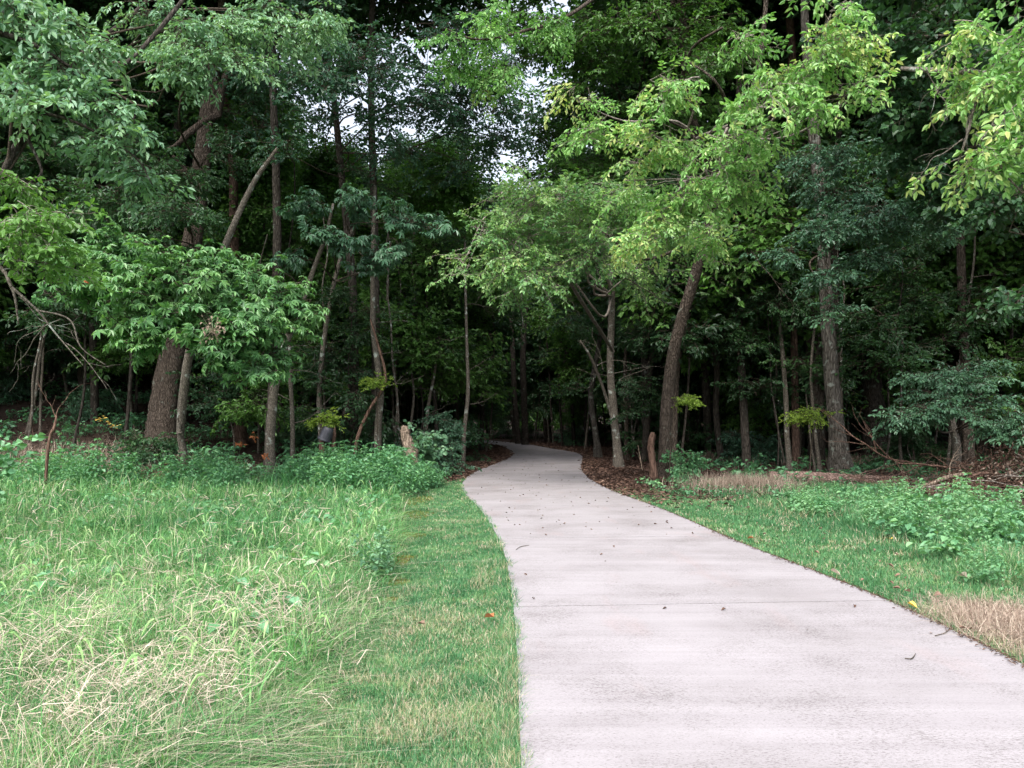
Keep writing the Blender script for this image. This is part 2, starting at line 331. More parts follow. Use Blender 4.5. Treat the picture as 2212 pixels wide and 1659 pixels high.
def crown(geo, bgeo, clumps, kind, scale, g, trunk=None, low=.38, tdrop=.0, tone=.5, sub=10, lim_r=.035, flat=.5, up_tilt=.35, branches=True, spread=.34):
    """clumps: (centre, (rx, ry, rz), number of sprays)"""
    for (c, rr, ns) in clumps:
        c = np.array(c, float); rr = np.array(rr, float); nsub = max(2, int(ns / sub))
        dirs = unit(g.normal(0, 1, (nsub, 3))); rad = g.uniform(.25, 1, (nsub, 1)) ** .6
        sc = c + dirs * rad * rr * .82
        if trunk is not None and branches:
            # limb from the trunk to the clump
            D = np.linalg.norm(trunk[:, :2] - c[:2], axis=1); want = c[2] - .12 * D + .1; lowest = trunk[0, 2] + low * (trunk[-1, 2] - trunk[0, 2])
            k = int(np.argmin(np.abs(trunk[:, 2] - want) + .1 * D + 5 * np.maximum(0, lowest - trunk[:, 2]))); a = trunk[k, :3]; Lh = np.linalg.norm(c - a)
            r0 = min(trunk[k, 3] * .4, lim_r * (.4 + Lh * .1))
            m1 = a + (c - a) * .3 + g.normal(0, .06 * Lh, 3) + [0, 0, .06 * Lh]; m2 = a + (c - a) * .68 + g.normal(0, .06 * Lh, 3) + [0, 0, .07 * Lh]
            C = tube(bgeo, [a, m1, m2, c], [r0, r0 * .75, r0 * .55, r0 * .35], sides=8, n=5, rough=.07, seed=g.randint(9999))
            for s_ in sc:
                kk = g.randint(len(C) // 2, len(C)); b0 = C[kk, :3]; mm = (b0 + s_) / 2 + g.normal(0, .06 * np.linalg.norm(s_ - b0) + .01, 3)
                tube(bgeo, [b0, mm, s_], [r0 * .3, r0 * .22, r0 * .12], sides=4, n=3, rough=.05, seed=g.randint(9999))
        per = int(ns / nsub) + 1
        cs = np.repeat(sc, per, 0); tone_s = np.repeat(g.normal(0, .13, nsub), per); n = len(cs)
        sg = rr.mean() * spread; off = g.normal(0, 1, (n, 3)) * [sg, sg, sg * flat]
        pos = cs + off
        out = unit((pos - c) * [1, 1, .35] + off * .8 + g.normal(0, .3, (n, 3)) * rr.mean() + 1e-4); out[:, 2] = out[:, 2] * .6 - tdrop + g.normal(0, .12, n)
        out = unit(out)
        place(geo, kind, pos - out * .3 * scale, out, np.array([0, 0, 1.]) + g.normal(0, up_tilt, (n, 3)), scale * g.uniform(.75, 1.15, n), tone + tone_s + g.normal(0, .06, n), g)
        if branches:       # thin twigs that tie each spray to its sub-branch
            v, q = prism(cs, pos - out * .3 * scale, .006, .004); bgeo.add(v, q, .5, 1)
def area_n(rr, k): return int(max(6, k * (rr[0] * rr[2] + rr[0] * rr[1] * .6)))
def hero(name, label, cat, trunk, clumps, kind, scale, leaf, bark, seed, group=None, flare=1.0, sides=14, extra=None, twig=None, **kw):
    """trunk: points (x, y, z, r) in the world; leafless if clumps is empty"""
    g = np.random.RandomState(seed); o = np.array(trunk[0][:3]); root = thing(name, label, cat, tuple(o), group)
    tg, cg = Geo(), Geo(); T = np.array(trunk, float)
    T0 = T[0].copy(); T0[3] *= 1.35 * flare; T0[2] -= .12; T1 = T[0] + (T[1] - T[0]) * min(.5, .35 / (np.linalg.norm(T[1] - T[0])[()] + 1e-6)); T1[3] = T[0][3]
    TT = np.vstack([T0, T1, T[1:]]); L = np.linalg.norm(np.diff(TT[:, :3], axis=0), axis=1).mean()
    C = tube(tg, TT[:, :3], TT[:, 3], sides=sides, n=max(4, int(L / .16)) if sides > 8 else 5, rough=.035, mat=0, seed=seed)
    if clumps:
        crown(cg, cg, clumps, kind, scale, g, trunk=C, **kw)
    if extra: extra(tg, C, g)
    link('trunk', tg.mesh('trunk', [M[bark], M[bark]], True, o), root)
    if cg.v: link('crown', cg.mesh('crown', [M[leaf], M[twig or 'dtwig']], False, o), root)
    return root
def PT(pts):          # [(u, v, d, r)] to world trunk points
    return [(*W(u, v, d), r) for u, v, d, r in pts]
def TR(u, v, rest, r0):      # trunk standing on the ground at pixel (u, v); rest: (u, v, depth offset, r)
    b = G(u, v); return [(*b, r0)] + [(*W(a, c, b[1] + dd), r) for a, c, dd, r in rest]
KD = 2.1
def CL(lst, k=30):      # [(u, v, d, ru, rv)] to clumps
    out = []
    for t in lst:
        u, v, d, ru, rv = t[:5]; kk = t[5] if len(t) > 5 else 1
        s = 1024 / 2212 / F * d; rr = (ru * s, max(.35, (ru + rv) * .4 * s), rv * s)
        out.append((W(u, v, d), rr, area_n(rr, k * kk * KD)))
    return out

# ------------------------------------------------------------------ setting: ground, path
rng = np.random.RandomState(5)
Lp = np.array([(.04, -6), (.04, 0), (.04, 3.4), (.013, 6.2), (-.12, 9.2), (-.5, 12.7), (-1.0, 16), (-1.17, 18.8), (-1.02, 22), (-.5, 26), (-.12, 29.5), (.0, 33), (-.25, 38), (-.8, 43), (-2.4, 47.5), (-6, 50.5), (-12, 52)])
Rp = np.array([(3.12, -6), (3.12, 0), (3.12, 3.4), (3.13, 6.4), (2.78, 9.5), (2.52, 12.8), (2.1, 16.2), (1.95, 19.2), (2.06, 23), (2.55, 28), (2.85, 31.4), (2.7, 34.5), (1.9, 38.8), (1.0, 44), (-.9, 50.5), (-5, 54), (-12, 55.4)])
Ls = catmull(Lp, 8); Rs = catmull(Rp, 8)
def path_dist(x, y):      # signed-ish distance to the path: negative on it
    x = np.asarray(x, float); y = np.asarray(y, float)
    l = np.interp(y, Ls[:120, 1], Ls[:120, 0]); r = np.interp(y, Rs[:120, 1], Rs[:120, 0])
    far = y > 47
    d = np.maximum(l - x, x - r)
    return np.where(far, np.where((y < 56) & (x < 0) & (y > 49), -1, 5), d)
# slabs with tooled joints
JY = [-6 + .01, -2.4, 1.2, 2.75, 6.25, 9.75, 13.3, 16.9, 20.5, 24.1, 27.7, 31.3, 34.9, 38.5, 42.1, 46, 99]
pg = Geo()
def edge_pt(S, y):
    return np.array([np.interp(y, S[:113, 1], S[:113, 0]), y])
sl = []
ys = list(np.arange(-6, 46.01, .4)); rows = []
for a in range(len(JY) - 2):
    y0, y1 = JY[a] + .011, JY[a + 1] - .011; nn = max(2, int((y1 - y0) / .4))
    rr = []
    for t in np.linspace(y0, y1, nn + 1):
        l = edge_pt(Ls, t); r = edge_pt(Rs, t + .22); rr.append([l + (r - l) * s for s in np.linspace(0, 1, 7)])
    sl.append(np.array(rr))
tail = [];
for k in range(17):
    l = Ls[112 + k] if 112 + k < len(Ls) else Ls[-1]; r = Rs[112 + k] if 112 + k < len(Rs) else Rs[-1]
    tail.append([l + (r - l) * s for s in np.linspace(0, 1, 7)])
l = edge_pt(Ls, 46.004); r = edge_pt(Rs, 46.224)
tail = [[l + (r - l) * s for s in np.linspace(0, 1, 7)]] + [t for t in tail if t[0][1] > 46.3 and t[-1][1] > 46.6]
sl.append(np.array(tail))
for A in sl:
    n, m, _ = A.shape; ztop = terrain(A[..., 0], A[..., 1]) * 0 + .035
    top = np.dstack([A, ztop]); bot = np.dstack([A, ztop - .12]); V = np.concatenate([top.reshape(-1, 3), bot.reshape(-1, 3)]); q = []
    for i in range(n - 1):
        for j in range(m - 1): q.append([i * m + j, i * m + j + 1, (i + 1) * m + j + 1, (i + 1) * m + j])
    B = n * m
    for i in range(n - 1):
        q.append([i * m, (i + 1) * m, B + (i + 1) * m, B + i * m]); e = m - 1; q.append([i * m + e, B + i * m + e, B + (i + 1) * m + e, (i + 1) * m + e])
    for j in range(m - 1):
        q.append([j, B + j, B + j + 1, j + 1]); k = (n - 1) * m; q.append([k + j, k + j + 1, B + k + j + 1, B + k + j])
    pg.add(V, q, .5, 0)
def concrete():
    m, N, L = newmat('broomed_concrete')
    tc = N.new('ShaderNodeTexCoord')
    def noise(scale, mapscale=(1, 1, 1), det=6, ro=.6):
        mp = N.new('ShaderNodeMapping'); mp.inputs['Scale'].default_value = mapscale; L.new(tc.outputs['Object'], mp.inputs[0])
        n = N.new('ShaderNodeTexNoise'); n.inputs['Scale'].default_value = scale; n.inputs['Detail'].default_value = det; n.inputs['Roughness'].default_value = ro; L.new(mp.outputs[0], n.inputs[0]); return n
    big = noise(.7, (1, 1.6, 1), 5); rb = ramp(N, [(.3, (.29, .266, .268)), (.5, (.34, .315, .32)), (.72, (.375, .348, .356))]); L.new(big.outputs['Fac'], rb.inputs[0])
    # pinkish stains
    st = noise(1.1, (1.6, .5, 1), 4); rs = ramp(N, [(.58, (0, 0, 0)), (.75, (.6, .6, .6))]); L.new(st.outputs['Fac'], rs.inputs[0])
    m1 = N.new('ShaderNodeMixRGB'); L.new(rs.outputs[0], m1.inputs[0]); L.new(rb.outputs[0], m1.inputs[1]); m1.inputs[2].default_value = (.37, .3, .293, 1)
    # broad cross bands left by the finish
    bd = noise(1, (.12, 6.5, 1), 8, .8); rbd = ramp(N, [(.36, (.84, .83, .835)), (.6, (1, 1, 1))]); L.new(bd.outputs['Fac'], rbd.inputs[0])
    m2 = N.new('ShaderNodeMixRGB'); m2.blend_type = 'MULTIPLY'; m2.inputs[0].default_value = .8; L.new(m1.outputs[0], m2.inputs[1]); L.new(rbd.outputs[0], m2.inputs[2])
    # pits: small dark marks stretched along the broom strokes, denser in patches
    pt = noise(105, (.5, 1.5, 1), 5, .8); pa = noise(1.3, (1, 1, 1), 4)
    sb = N.new('ShaderNodeMath'); sb.operation = 'MULTIPLY_ADD'; sb.inputs[1].default_value = .35; L.new(pa.outputs['Fac'], sb.inputs[0]); L.new(pt.outputs['Fac'], sb.inputs[2])
    rp = ramp(N, [(.71, (1, 1, 1)), (.77, (.6, .58, .56)), (.88, (.36, .34, .33))]); L.new(sb.outputs[0], rp.inputs[0])
    m3 = N.new('ShaderNodeMixRGB'); m3.blend_type = 'MULTIPLY'; m3.inputs[0].default_value = .9; L.new(m2.outputs[0], m3.inputs[1]); L.new(rp.outputs[0], m3.inputs[2])
    fine = noise(140, (.5, 1, 1), 2); rf = ramp(N, [(.3, (.84, .84, .84)), (.7, (1.0, 1.0, 1.0))]); L.new(fine.outputs['Fac'], rf.inputs[0])
    m4 = N.new('ShaderNodeMixRGB'); m4.blend_type = 'MULTIPLY'; m4.inputs[0].default_value = 1; L.new(m3.outputs[0], m4.inputs[1]); L.new(rf.outputs[0], m4.inputs[2])
    p = N.new('ShaderNodeBsdfPrincipled'); p.inputs['Roughness'].default_value = .85; p.inputs['Specular IOR Level'].default_value = .25; L.new(m4.outputs[0], p.inputs['Base Color'])
    w = noise(90, (.12, 1.2, 1), 3); b = N.new('ShaderNodeBump'); b.inputs['Strength'].default_value = .25; b.inputs['Distance'].default_value = .004; L.new(w.outputs['Fac'], b.inputs['Height']); L.new(b.outputs[0], p.inputs['Normal'])
    o = N.new('ShaderNodeOutputMaterial'); L.new(p.outputs[0], o.inputs[0]); return m
tag(link('path', pg.mesh('path', [concrete()])), kind='structure')

def axis_grid(lo, hi, c, fine, coarse):
    xs = [c]; x = c
    while x < hi: x += fine + coarse * min(1, abs(x - c) / 60); xs.append(x)
    x = c
    while x > lo: x -= fine + coarse * min(1, abs(x - c) / 60); xs.insert(0, x)
    return np.array(xs)
gx = axis_grid(-260, 260, 1.5, .22, 6); gy = axis_grid(-60, 320, 8, .25, 6)
X, Y = np.meshgrid(gx, gy); pd = path_dist(X, Y)
Z = terrain(X, Y) + np.where(pd > .35, 0.012 * np.sin(X * 7.1 + Y * 3.3) * np.sin(Y * 5.7), 0) - np.where(pd < -.05, .03, 0)
# how far the grass cover reaches: 1 = turf, 0 = woodland floor
turf_l = sm((18.5 - Y) / 3) * (X < 1.5); turf_r = sm((17.5 - Y + (X - 3) * -.35 + .35 * 3) / 3) * sm((9.5 - X) / 2) * (X >= 1.5)
turf = np.clip(turf_l + turf_r, 0, 1)
def groundmat():
    m, N, L = newmat('ground_soil')
    a = N.new('ShaderNodeAttribute'); a.attribute_name = 'rnd'; tc = N.new('ShaderNodeTexCoord')
    n1 = N.new('ShaderNodeTexNoise'); n1.inputs['Scale'].default_value = 9; n1.inputs['Detail'].default_value = 8; n1.inputs['Roughness'].default_value = .75; L.new(tc.outputs['Object'], n1.inputs[0])
    n2 = N.new('ShaderNodeTexNoise'); n2.inputs['Scale'].default_value = 1.2; n2.inputs['Detail'].default_value = 5; L.new(tc.outputs['Object'], n2.inputs[0])
    r1 = ramp(N, [(.3, (.022, .016, .013)), (.5, (.055, .038, .03)), (.7, (.1, .068, .054))]); L.new(n1.outputs['Fac'], r1.inputs[0])
    r2 = ramp(N, [(.3, (.03, .05, .018)), (.55, (.05, .085, .03)), (.72, (.12, .09, .055))]); L.new(n1.outputs['Fac'], r2.inputs[0])
    ad = N.new('ShaderNodeMath'); ad.operation = 'MULTIPLY_ADD'; ad.inputs[1].default_value = .5; L.new(n2.outputs['Fac'], ad.inputs[0]); L.new(a.outputs['Fac'], ad.inputs[2])
    r3 = ramp(N, [(.7, (0, 0, 0)), (.85, (1, 1, 1))]); L.new(ad.outputs[0], r3.inputs[0])
    mx = N.new('ShaderNodeMixRGB'); L.new(r3.outputs[0], mx.inputs[0]); L.new(r1.outputs[0], mx.inputs[1]); L.new(r2.outputs[0], mx.inputs[2])
    p = N.new('ShaderNodeBsdfPrincipled'); p.inputs['Roughness'].default_value = .95; p.inputs['Specular IOR Level'].default_value = .1; L.new(mx.outputs[0], p.inputs['Base Color'])
    b = N.new('ShaderNodeBump'); b.inputs['Strength'].default_value = .8; b.inputs['Distance'].default_value = .05; L.new(n1.outputs['Fac'], b.inputs['Height']); L.new(b.outputs[0], p.inputs['Normal'])
    o = N.new('ShaderNodeOutputMaterial'); L.new(p.outputs[0], o.inputs[0]); return m
gg = Geo(); ny, nx = X.shape; i = (np.arange(ny - 1)[:, None] * nx + np.arange(nx - 1)[None]).ravel()
gg.add(np.dstack([X, Y, Z]).reshape(-1, 3), np.stack([i, i + 1, i + nx + 1, i + nx], 1), turf.ravel(), 0)
tag(link('ground', gg.mesh('ground', [groundmat()], True)), kind='structure')

# ------------------------------------------------------------------ grasses
def blades(geo, x, y, h, w, rnd, g, lean=.5, seg=3, z0=None):
    n = len(x); z = terrain(x, y) if z0 is None else z0; a = g.uniform(0, 2 * np.pi, n); ln = np.abs(g.normal(0, lean, n)) + .08
    dx, dy = np.cos(a), np.sin(a); fa = a + g.uniform(-1.2, 1.2, n) + np.pi / 2; sx, sy = np.cos(fa), np.sin(fa)
    ts = np.linspace(0, 1, seg + 1); V = []
    for t in ts:
        bend = ln * t * t * h; zz = h * (t - .42 * np.minimum(ln, 1.3) * t * t) ; ww = w * (1 - t ** 1.6) * .5 + .0003
        cx = x + dx * bend + dx * ln * .15 * t * h; cy_ = y + dy * bend + dy * ln * .15 * t * h
        V.append(np.stack([cx - sx * ww, cy_ - sy * ww, z + zz], 1)); V.append(np.stack([cx + sx * ww, cy_ + sy * ww, z + zz], 1))
    V = np.stack(V, 1).reshape(-1, 3); k = np.arange(n)[:, None] * (2 * seg + 2); q = np.concatenate([k + [2 * s, 2 * s + 1, 2 * s + 3, 2 * s + 2] for s in range(seg)], 1).reshape(-1, 4)
    geo.add(V, q, np.repeat(np.clip(rnd, 0, 1), 2 * seg + 2), 0)
def vnoise(x, y, s, seed=0):
    g = np.random.RandomState(seed); T = g.rand(64, 64); x = x / s; y = y / s; xi = np.floor(x).astype(int); yi = np.floor(y).astype(int); fx = sm(x - xi); fy = sm(y - yi)
    f = lambda a, b: T[a % 64, b % 64]
    return f(xi, yi) * (1 - fx) * (1 - fy) + f(xi + 1, yi) * fx * (1 - fy) + f(xi, yi + 1) * (1 - fx) * fy + f(xi + 1, yi + 1) * fx * fy
def scatter(n, y0, y1, wide, g, p=1.0):
    """points in a fan in front of the viewer, thinner with distance; wide: (lateral fn lo, hi)"""
    t = g.rand(n); y = y0 * (y1 / y0) ** t ; 
    lo, hi = wide; x = lo(y) + (hi(y) - lo(y)) * g.rand(n); return x, y
bx = lambda y: np.interp(y, [2.5, 3.6, 5.2, 7.4, 10, 13, 16.4, 18], [-1.15, -1.1, -1.05, -1.2, -1.5, -1.9, -2.3, -2.4])
g1 = np.random.RandomState(21); tg = Geo()
# tall meadow grass beside the mown strip
x, y = scatter(230000, 2.6, 17.0, (lambda y: -y * .78 - 1.2, lambda y: bx(y) + .1), g1)
edge = (bx(y) - x); keep = (edge > g1.uniform(-.12, .18, len(x))); x, y, edge = x[keep], y[keep], edge[keep]
hN = vnoise(x, y, .8, 1) * .6 + vnoise(x, y, .3, 2) * .4; dry = sm((9 - y) / 5.5) * .22 * (.3 + vnoise(x, y, .7, 3) * 1.5) + .07
h = (.1 + .15 * hN + .1 * sm((y - 5.5) / 5)) * g1.uniform(.4, 1.5, len(x)) * (.8 + .2 * sm(edge / .25))
isd = g1.rand(len(x)) < dry; r = np.where(isd, g1.uniform(.74, 1, len(x)), np.clip(.12 + .4 * vnoise(x, y, .6, 7) + g1.normal(0, .19, len(x)), 0, .7))
blades(tg, x, y, h, np.maximum(.004, .00095 * y) * g1.uniform(.5, 1.5, len(x)), r, g1, lean=1.5, z0=terrain(x, y) + g1.uniform(0, 1, len(x)) ** 1.3 * .15 * sm(edge / .6) * (.4 + hN))
# broad bladed grass clumps
nc = 380; cx, cy_ = scatter(nc, 3.2, 15, (lambda y: -y * .76 - .5, lambda y: bx(y) - .2), g1); per = 26
xx = np.repeat(cx, per) + g1.normal(0, .07, nc * per); yy = np.repeat(cy_, per) + g1.normal(0, .07, nc * per)
blades(tg, xx, yy, np.repeat(g1.uniform(.26, .48, nc), per) * g1.uniform(.6, 1.1, nc * per), g1.uniform(.006, .012, nc * per), np.repeat(g1.uniform(.25, .6, nc), per) + g1.normal(0, .06, nc * per), g1, lean=.95, seg=5)
# dead stalks lying through it
n = 46000; x, y = scatter(n, 2.7, 12, (lambda y: -y * .78 - .8, lambda y: bx(y) + .15), g1); k = g1.rand(n) < (.04 + .55 * sm((6.2 - y) / 2.2) * np.clip(vnoise(x, y, .38, 3) * 2.4 - .85, .04, 1) * (.25 + .75 * np.exp(-((bx(y) - x - .7) / 1.3) ** 2))); x, y = x[k], y[k]; n = len(x)
a = g1.uniform(0, 6.28, n); el = g1.uniform(-.1, .9, n) ** 1.0; L = g1.uniform(.03, .13, n); w = np.maximum(.0013, .00034 * y) * g1.uniform(.6, 1.5, n); ed_ = bx(y) - x; kk = g1.rand(n) < .25 + .75 * sm(ed_ / .5); x, y, a, el, L, w, ed_ = x[kk], y[kk], a[kk], el[kk], L[kk], w[kk], ed_[kk]; n = len(x); z = terrain(x, y) + .01 + g1.uniform(.1, 1, n) * (.08 + .3 * sm(ed_ / .4))
P0 = np.stack([x, y, z], 1); D1 = np.stack([np.cos(a) * np.cos(el), np.sin(a) * np.cos(el), np.sin(el)], 1); a2 = a + g1.normal(0, .5, n); D2 = np.stack([np.cos(a2), np.sin(a2), g1.normal(-.1, .35, n)], 1); P1 = P0 + D1 * L[:, None]; P2 = P1 + D2 * (L * g1.uniform(.2, .9, n))[:, None]
tone_ = g1.uniform(.78, 1, n)
for A_, B_, w0, w1 in ((P0, P1, w, w), (P1, P2, w, w * .4)): v, q = prism(A_, B_, w0, w1); tg.add(v, q, np.repeat(tone_, 6), 0)
# drooping seed heads
nh = 260; hx, hy = scatter(nh, 3.4, 16, (lambda y: -y * .74 - .3, lambda y: bx(y) - .15), g1)
for k in range(nh):
    a = g1.uniform(0, 6.28); H = g1.uniform(.36, .56); b0 = np.array([hx[k], hy[k], gz(hx[k], hy[k])]); o = np.array([math.cos(a), math.sin(a), 0])
    P = [b0, b0 + o * .04 + [0, 0, H * .7], b0 + o * .1 + [0, 0, H]]; v, q = prism(P[:-1], P[1:], .0018, .0014); tg.add(v, q, .6, 0)
    Q = [P[-1] + o * s * .085 + np.array([0, 0, .03 * math.sin(s * 3) - .06 * s * s]) for s in np.linspace(0, 1, 5)]
    tube(tg, Q, [.003, .006, .0065, .005, .002], sides=4, n=1, rough=.25, mat=0, seed=k, ctl=True); tg.r[-1] = np.full(len(tg.r[-1]), g1.uniform(.58, .72), np.float32)
tag(link('tall_grass', tg.mesh('tall_grass', [M['grass'], M['grass']])), 'tall unmown meadow grass with straw blades and seed heads beside the mown strip', 'grass', kind='stuff')

# mown lawn both sides
lg = Geo(); pl = lambda y: np.interp(y, Ls[:120, 1], Ls[:120, 0]); pr = lambda y: np.interp(y, Rs[:120, 1], Rs[:120, 0])
x, y = scatter(230000, 2.7, 20.5, (lambda y: bx(y) - .25, lambda y: pl(y) + .05), g1)
MOSS = [(*G(u_, v_)[:2], a_, b_) for u_, v_, a_, b_ in [(905, 1082, .28, .9), (893, 1115, .3, .6), (885, 1160, .22, .25), (855, 1262, .16, .18), (870, 1215, .1, .3), (840, 1300, .08, .1)]]
def in_moss(x, y): return np.any([((x - a) / c) ** 2 + ((y - b) / d) ** 2 + (vnoise(x, y, .12, 3) - .5) * 1.2 < 1 for a, b, c, d in MOSS], axis=0)
moss = in_moss(x, y); pdv = path_dist(x, y)
keep = (~moss | (g1.rand(len(x)) < .12)) & (pdv > g1.uniform(-.07, .02, len(x)) * vnoise(x, y, .25, 51) * 1.6) & (y < 17.6 + g1.normal(0, .6, len(x)) + 1.5 * (x > -1.9)); x, y = x[keep], y[keep]
dr = .07 + .34 * sm((7.5 - y) / 3) * vnoise(x, y, .2, 4) + .22 * (vnoise(x, y, .27, 12) > .66)
r = np.where(g1.rand(len(x)) < dr, g1.uniform(.8, 1, len(x)), np.clip(.2 + .25 * vnoise(x, y, .9, 5) + .4 * (vnoise(x, y, .16, 15) - .4) + g1.normal(0, .17, len(x)), 0, .78))
blades(lg, x, y, (.028 + .03 * vnoise(x, y, .3, 6)) * g1.uniform(.6, 1.4, len(x)) * np.where(pl(y) - x < .12, 1.35, 1), np.maximum(.003, .0008 * y) * g1.uniform(.6, 1.3, len(x)), r, g1, lean=.6, seg=2)
x, y = scatter(210000, 3.4, 17.5, (lambda y: pr(y) - .05, lambda y: np.minimum(pr(y) + 1.5 + .28 * y, 12.5)), g1)
dead = (vnoise(x, y, .6, 31) > .66) & (x > 4.2); browncorner = sm((6.6 - y) / 1.2) * sm((x - 3.1) / .3)
keep = (path_dist(x, y) > g1.uniform(-.05, .05, len(x)) * vnoise(x, y, .25, 52) * 1.6 + .02) & (y < 16.8 - (x - 3) * .0 + g1.normal(0, .5, len(x))) & ~(dead & (g1.rand(len(x)) < .8)); x, y, browncorner = x[keep], y[keep], browncorner[keep]
dist = x - pr(y); r = np.where(g1.rand(len(x)) < .05 + .5 * browncorner + .2 * (vnoise(x, y, .4, 14) > .64), g1.uniform(.82, 1, len(x)), np.clip(.15 + .3 * vnoise(x, y, 1.0, 16) + .3 * (vnoise(x, y, .18, 19) - .4) + g1.normal(0, .16, len(x)), 0, .78))
tallb = sm((dist - .9 - .05 * y) / .6)
blades(lg, x, y, (.03 + .03 * vnoise(x, y, .3, 6) + .17 * tallb * vnoise(x, y, .6, 8)) * g1.uniform(.6, 1.4, len(x)), np.maximum(.003, .0008 * y) * g1.uniform(.6, 1.3, len(x)), r, g1, lean=.65, seg=2)
mg = Geo(); mx_, my_ = [], []
for (a, b, c, d) in MOSS: mx_.append(a + g1.uniform(-1.2, 1.2, 9000) * c); my_.append(b + g1.uniform(-1.2, 1.2, 9000) * d)
mx_ = np.concatenate(mx_); my_ = np.concatenate(my_); k = in_moss(mx_, my_); mx_, my_ = mx_[k], my_[k]
blades(mg, mx_, my_, g1.uniform(.008, .02, len(mx_)), np.maximum(.004, .0009 * my_), vnoise(mx_, my_, .1, 5) * .8 + g1.rand(len(mx_)) * .2, g1, lean=.8, seg=2)
tag(link('moss', mg.mesh('moss', [leafmat('moss_carpet', [(0, (.13, .09, .035)), (.4, (.21, .18, .05)), (1, (.17, .27, .07))], .8, .1, .1)])), 'rusty yellow moss patches between tall grass and mown strip', 'moss', kind='stuff')
tag(link('lawn_grass', lg.mesh('lawn_grass', [M['lawn']])), 'short mown green grass along both edges of the concrete path', 'grass', kind='stuff')

# dry straw grass: verge by the log, the corner next to the path, and under the left trees
dg = Geo()
def drypatch(cx, cy, rx, ry, n, h, w, lean=.8, seed=0):
    g = np.random.RandomState(seed); x = cx + g.normal(0, rx * .5, n); y = cy + g.normal(0, ry * .5, n); k = path_dist(x, y) > .02; x, y = x[k], y[k]
    blades(dg, x, y, h * g.uniform(.4, 1.2, len(x)), w * g.uniform(.6, 1.4, len(x)), g.uniform(0, 1, len(x)), g, lean=lean, seg=3)
p = G(1580, 1062); drypatch(p[0] + .3, p[1] + .2, 1.15, .9, 3600, .4, .009, .6, 1)
p = G(1880, 1100); drypatch(p[0], p[1], .9, .7, 900, .12, .009, 1.3, 12)
p = G(2010, 1130); drypatch(p[0], p[1], .8, .5, 700, .12, .009, 1.3, 13)
p = G(2200, 1385); drypatch(p[0] + .2, p[1] + .1, .75, .7, 7000, .14, .0045, 1.3, 2)
p = G(2110, 1335); drypatch(p[0] + .15, p[1] + .1, .45, .5, 2500, .09, .0045, 1.3, 22)
p = G(330, 1045); drypatch(p[0], p[1], 1.5, .8, 2200, .38, .01, .8, 3)
p = G(1520, 1010); drypatch(p[0] + 1.3, p[1] + 2, 2.2, 1.8, 1800, .45, .012, .7, 4)
p = G(1950, 1010); drypatch(p[0], p[1] + 2.2, 3.5, 1.3, 2600, .4, .012, .9, 5)
p = G(100, 1000); drypatch(p[0], p[1], 3.5, 2, 2600, .4, .012, .9, 6)
tag(link('dry_grass', dg.mesh('dry_grass', [M['straw']])), 'dead straw coloured grass in patches at the edge of the woods', 'grass', kind='stuff')

# leaf litter on the woodland floor
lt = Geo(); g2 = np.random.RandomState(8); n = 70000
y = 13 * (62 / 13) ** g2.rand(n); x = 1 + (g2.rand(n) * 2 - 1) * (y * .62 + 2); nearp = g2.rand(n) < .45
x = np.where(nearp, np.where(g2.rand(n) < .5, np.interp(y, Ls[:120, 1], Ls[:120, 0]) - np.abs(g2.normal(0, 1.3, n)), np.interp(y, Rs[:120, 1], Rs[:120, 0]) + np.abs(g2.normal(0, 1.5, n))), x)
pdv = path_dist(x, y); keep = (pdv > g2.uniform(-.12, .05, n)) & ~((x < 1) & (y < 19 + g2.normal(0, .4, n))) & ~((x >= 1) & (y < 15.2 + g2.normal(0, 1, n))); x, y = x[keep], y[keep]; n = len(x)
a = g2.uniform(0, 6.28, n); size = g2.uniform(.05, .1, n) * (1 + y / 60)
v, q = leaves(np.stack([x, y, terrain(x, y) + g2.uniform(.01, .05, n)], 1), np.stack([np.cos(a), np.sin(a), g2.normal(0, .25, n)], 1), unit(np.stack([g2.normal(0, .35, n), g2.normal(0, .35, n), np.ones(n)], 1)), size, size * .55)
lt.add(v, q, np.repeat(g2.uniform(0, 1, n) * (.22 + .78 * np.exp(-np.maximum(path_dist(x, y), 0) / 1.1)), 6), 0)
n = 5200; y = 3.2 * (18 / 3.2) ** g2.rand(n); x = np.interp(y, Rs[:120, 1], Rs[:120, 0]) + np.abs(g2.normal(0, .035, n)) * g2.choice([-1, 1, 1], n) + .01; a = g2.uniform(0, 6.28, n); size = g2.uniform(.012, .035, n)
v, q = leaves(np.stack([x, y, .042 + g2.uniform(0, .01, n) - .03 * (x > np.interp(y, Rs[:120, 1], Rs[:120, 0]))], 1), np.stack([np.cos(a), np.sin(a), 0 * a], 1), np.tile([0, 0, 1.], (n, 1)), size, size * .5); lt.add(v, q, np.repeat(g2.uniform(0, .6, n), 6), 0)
tag(link('leaf_litter', lt.mesh('leaf_litter', [M['litter']])), 'brown fallen leaves carpeting the woodland floor', 'leaf litter', kind='stuff')

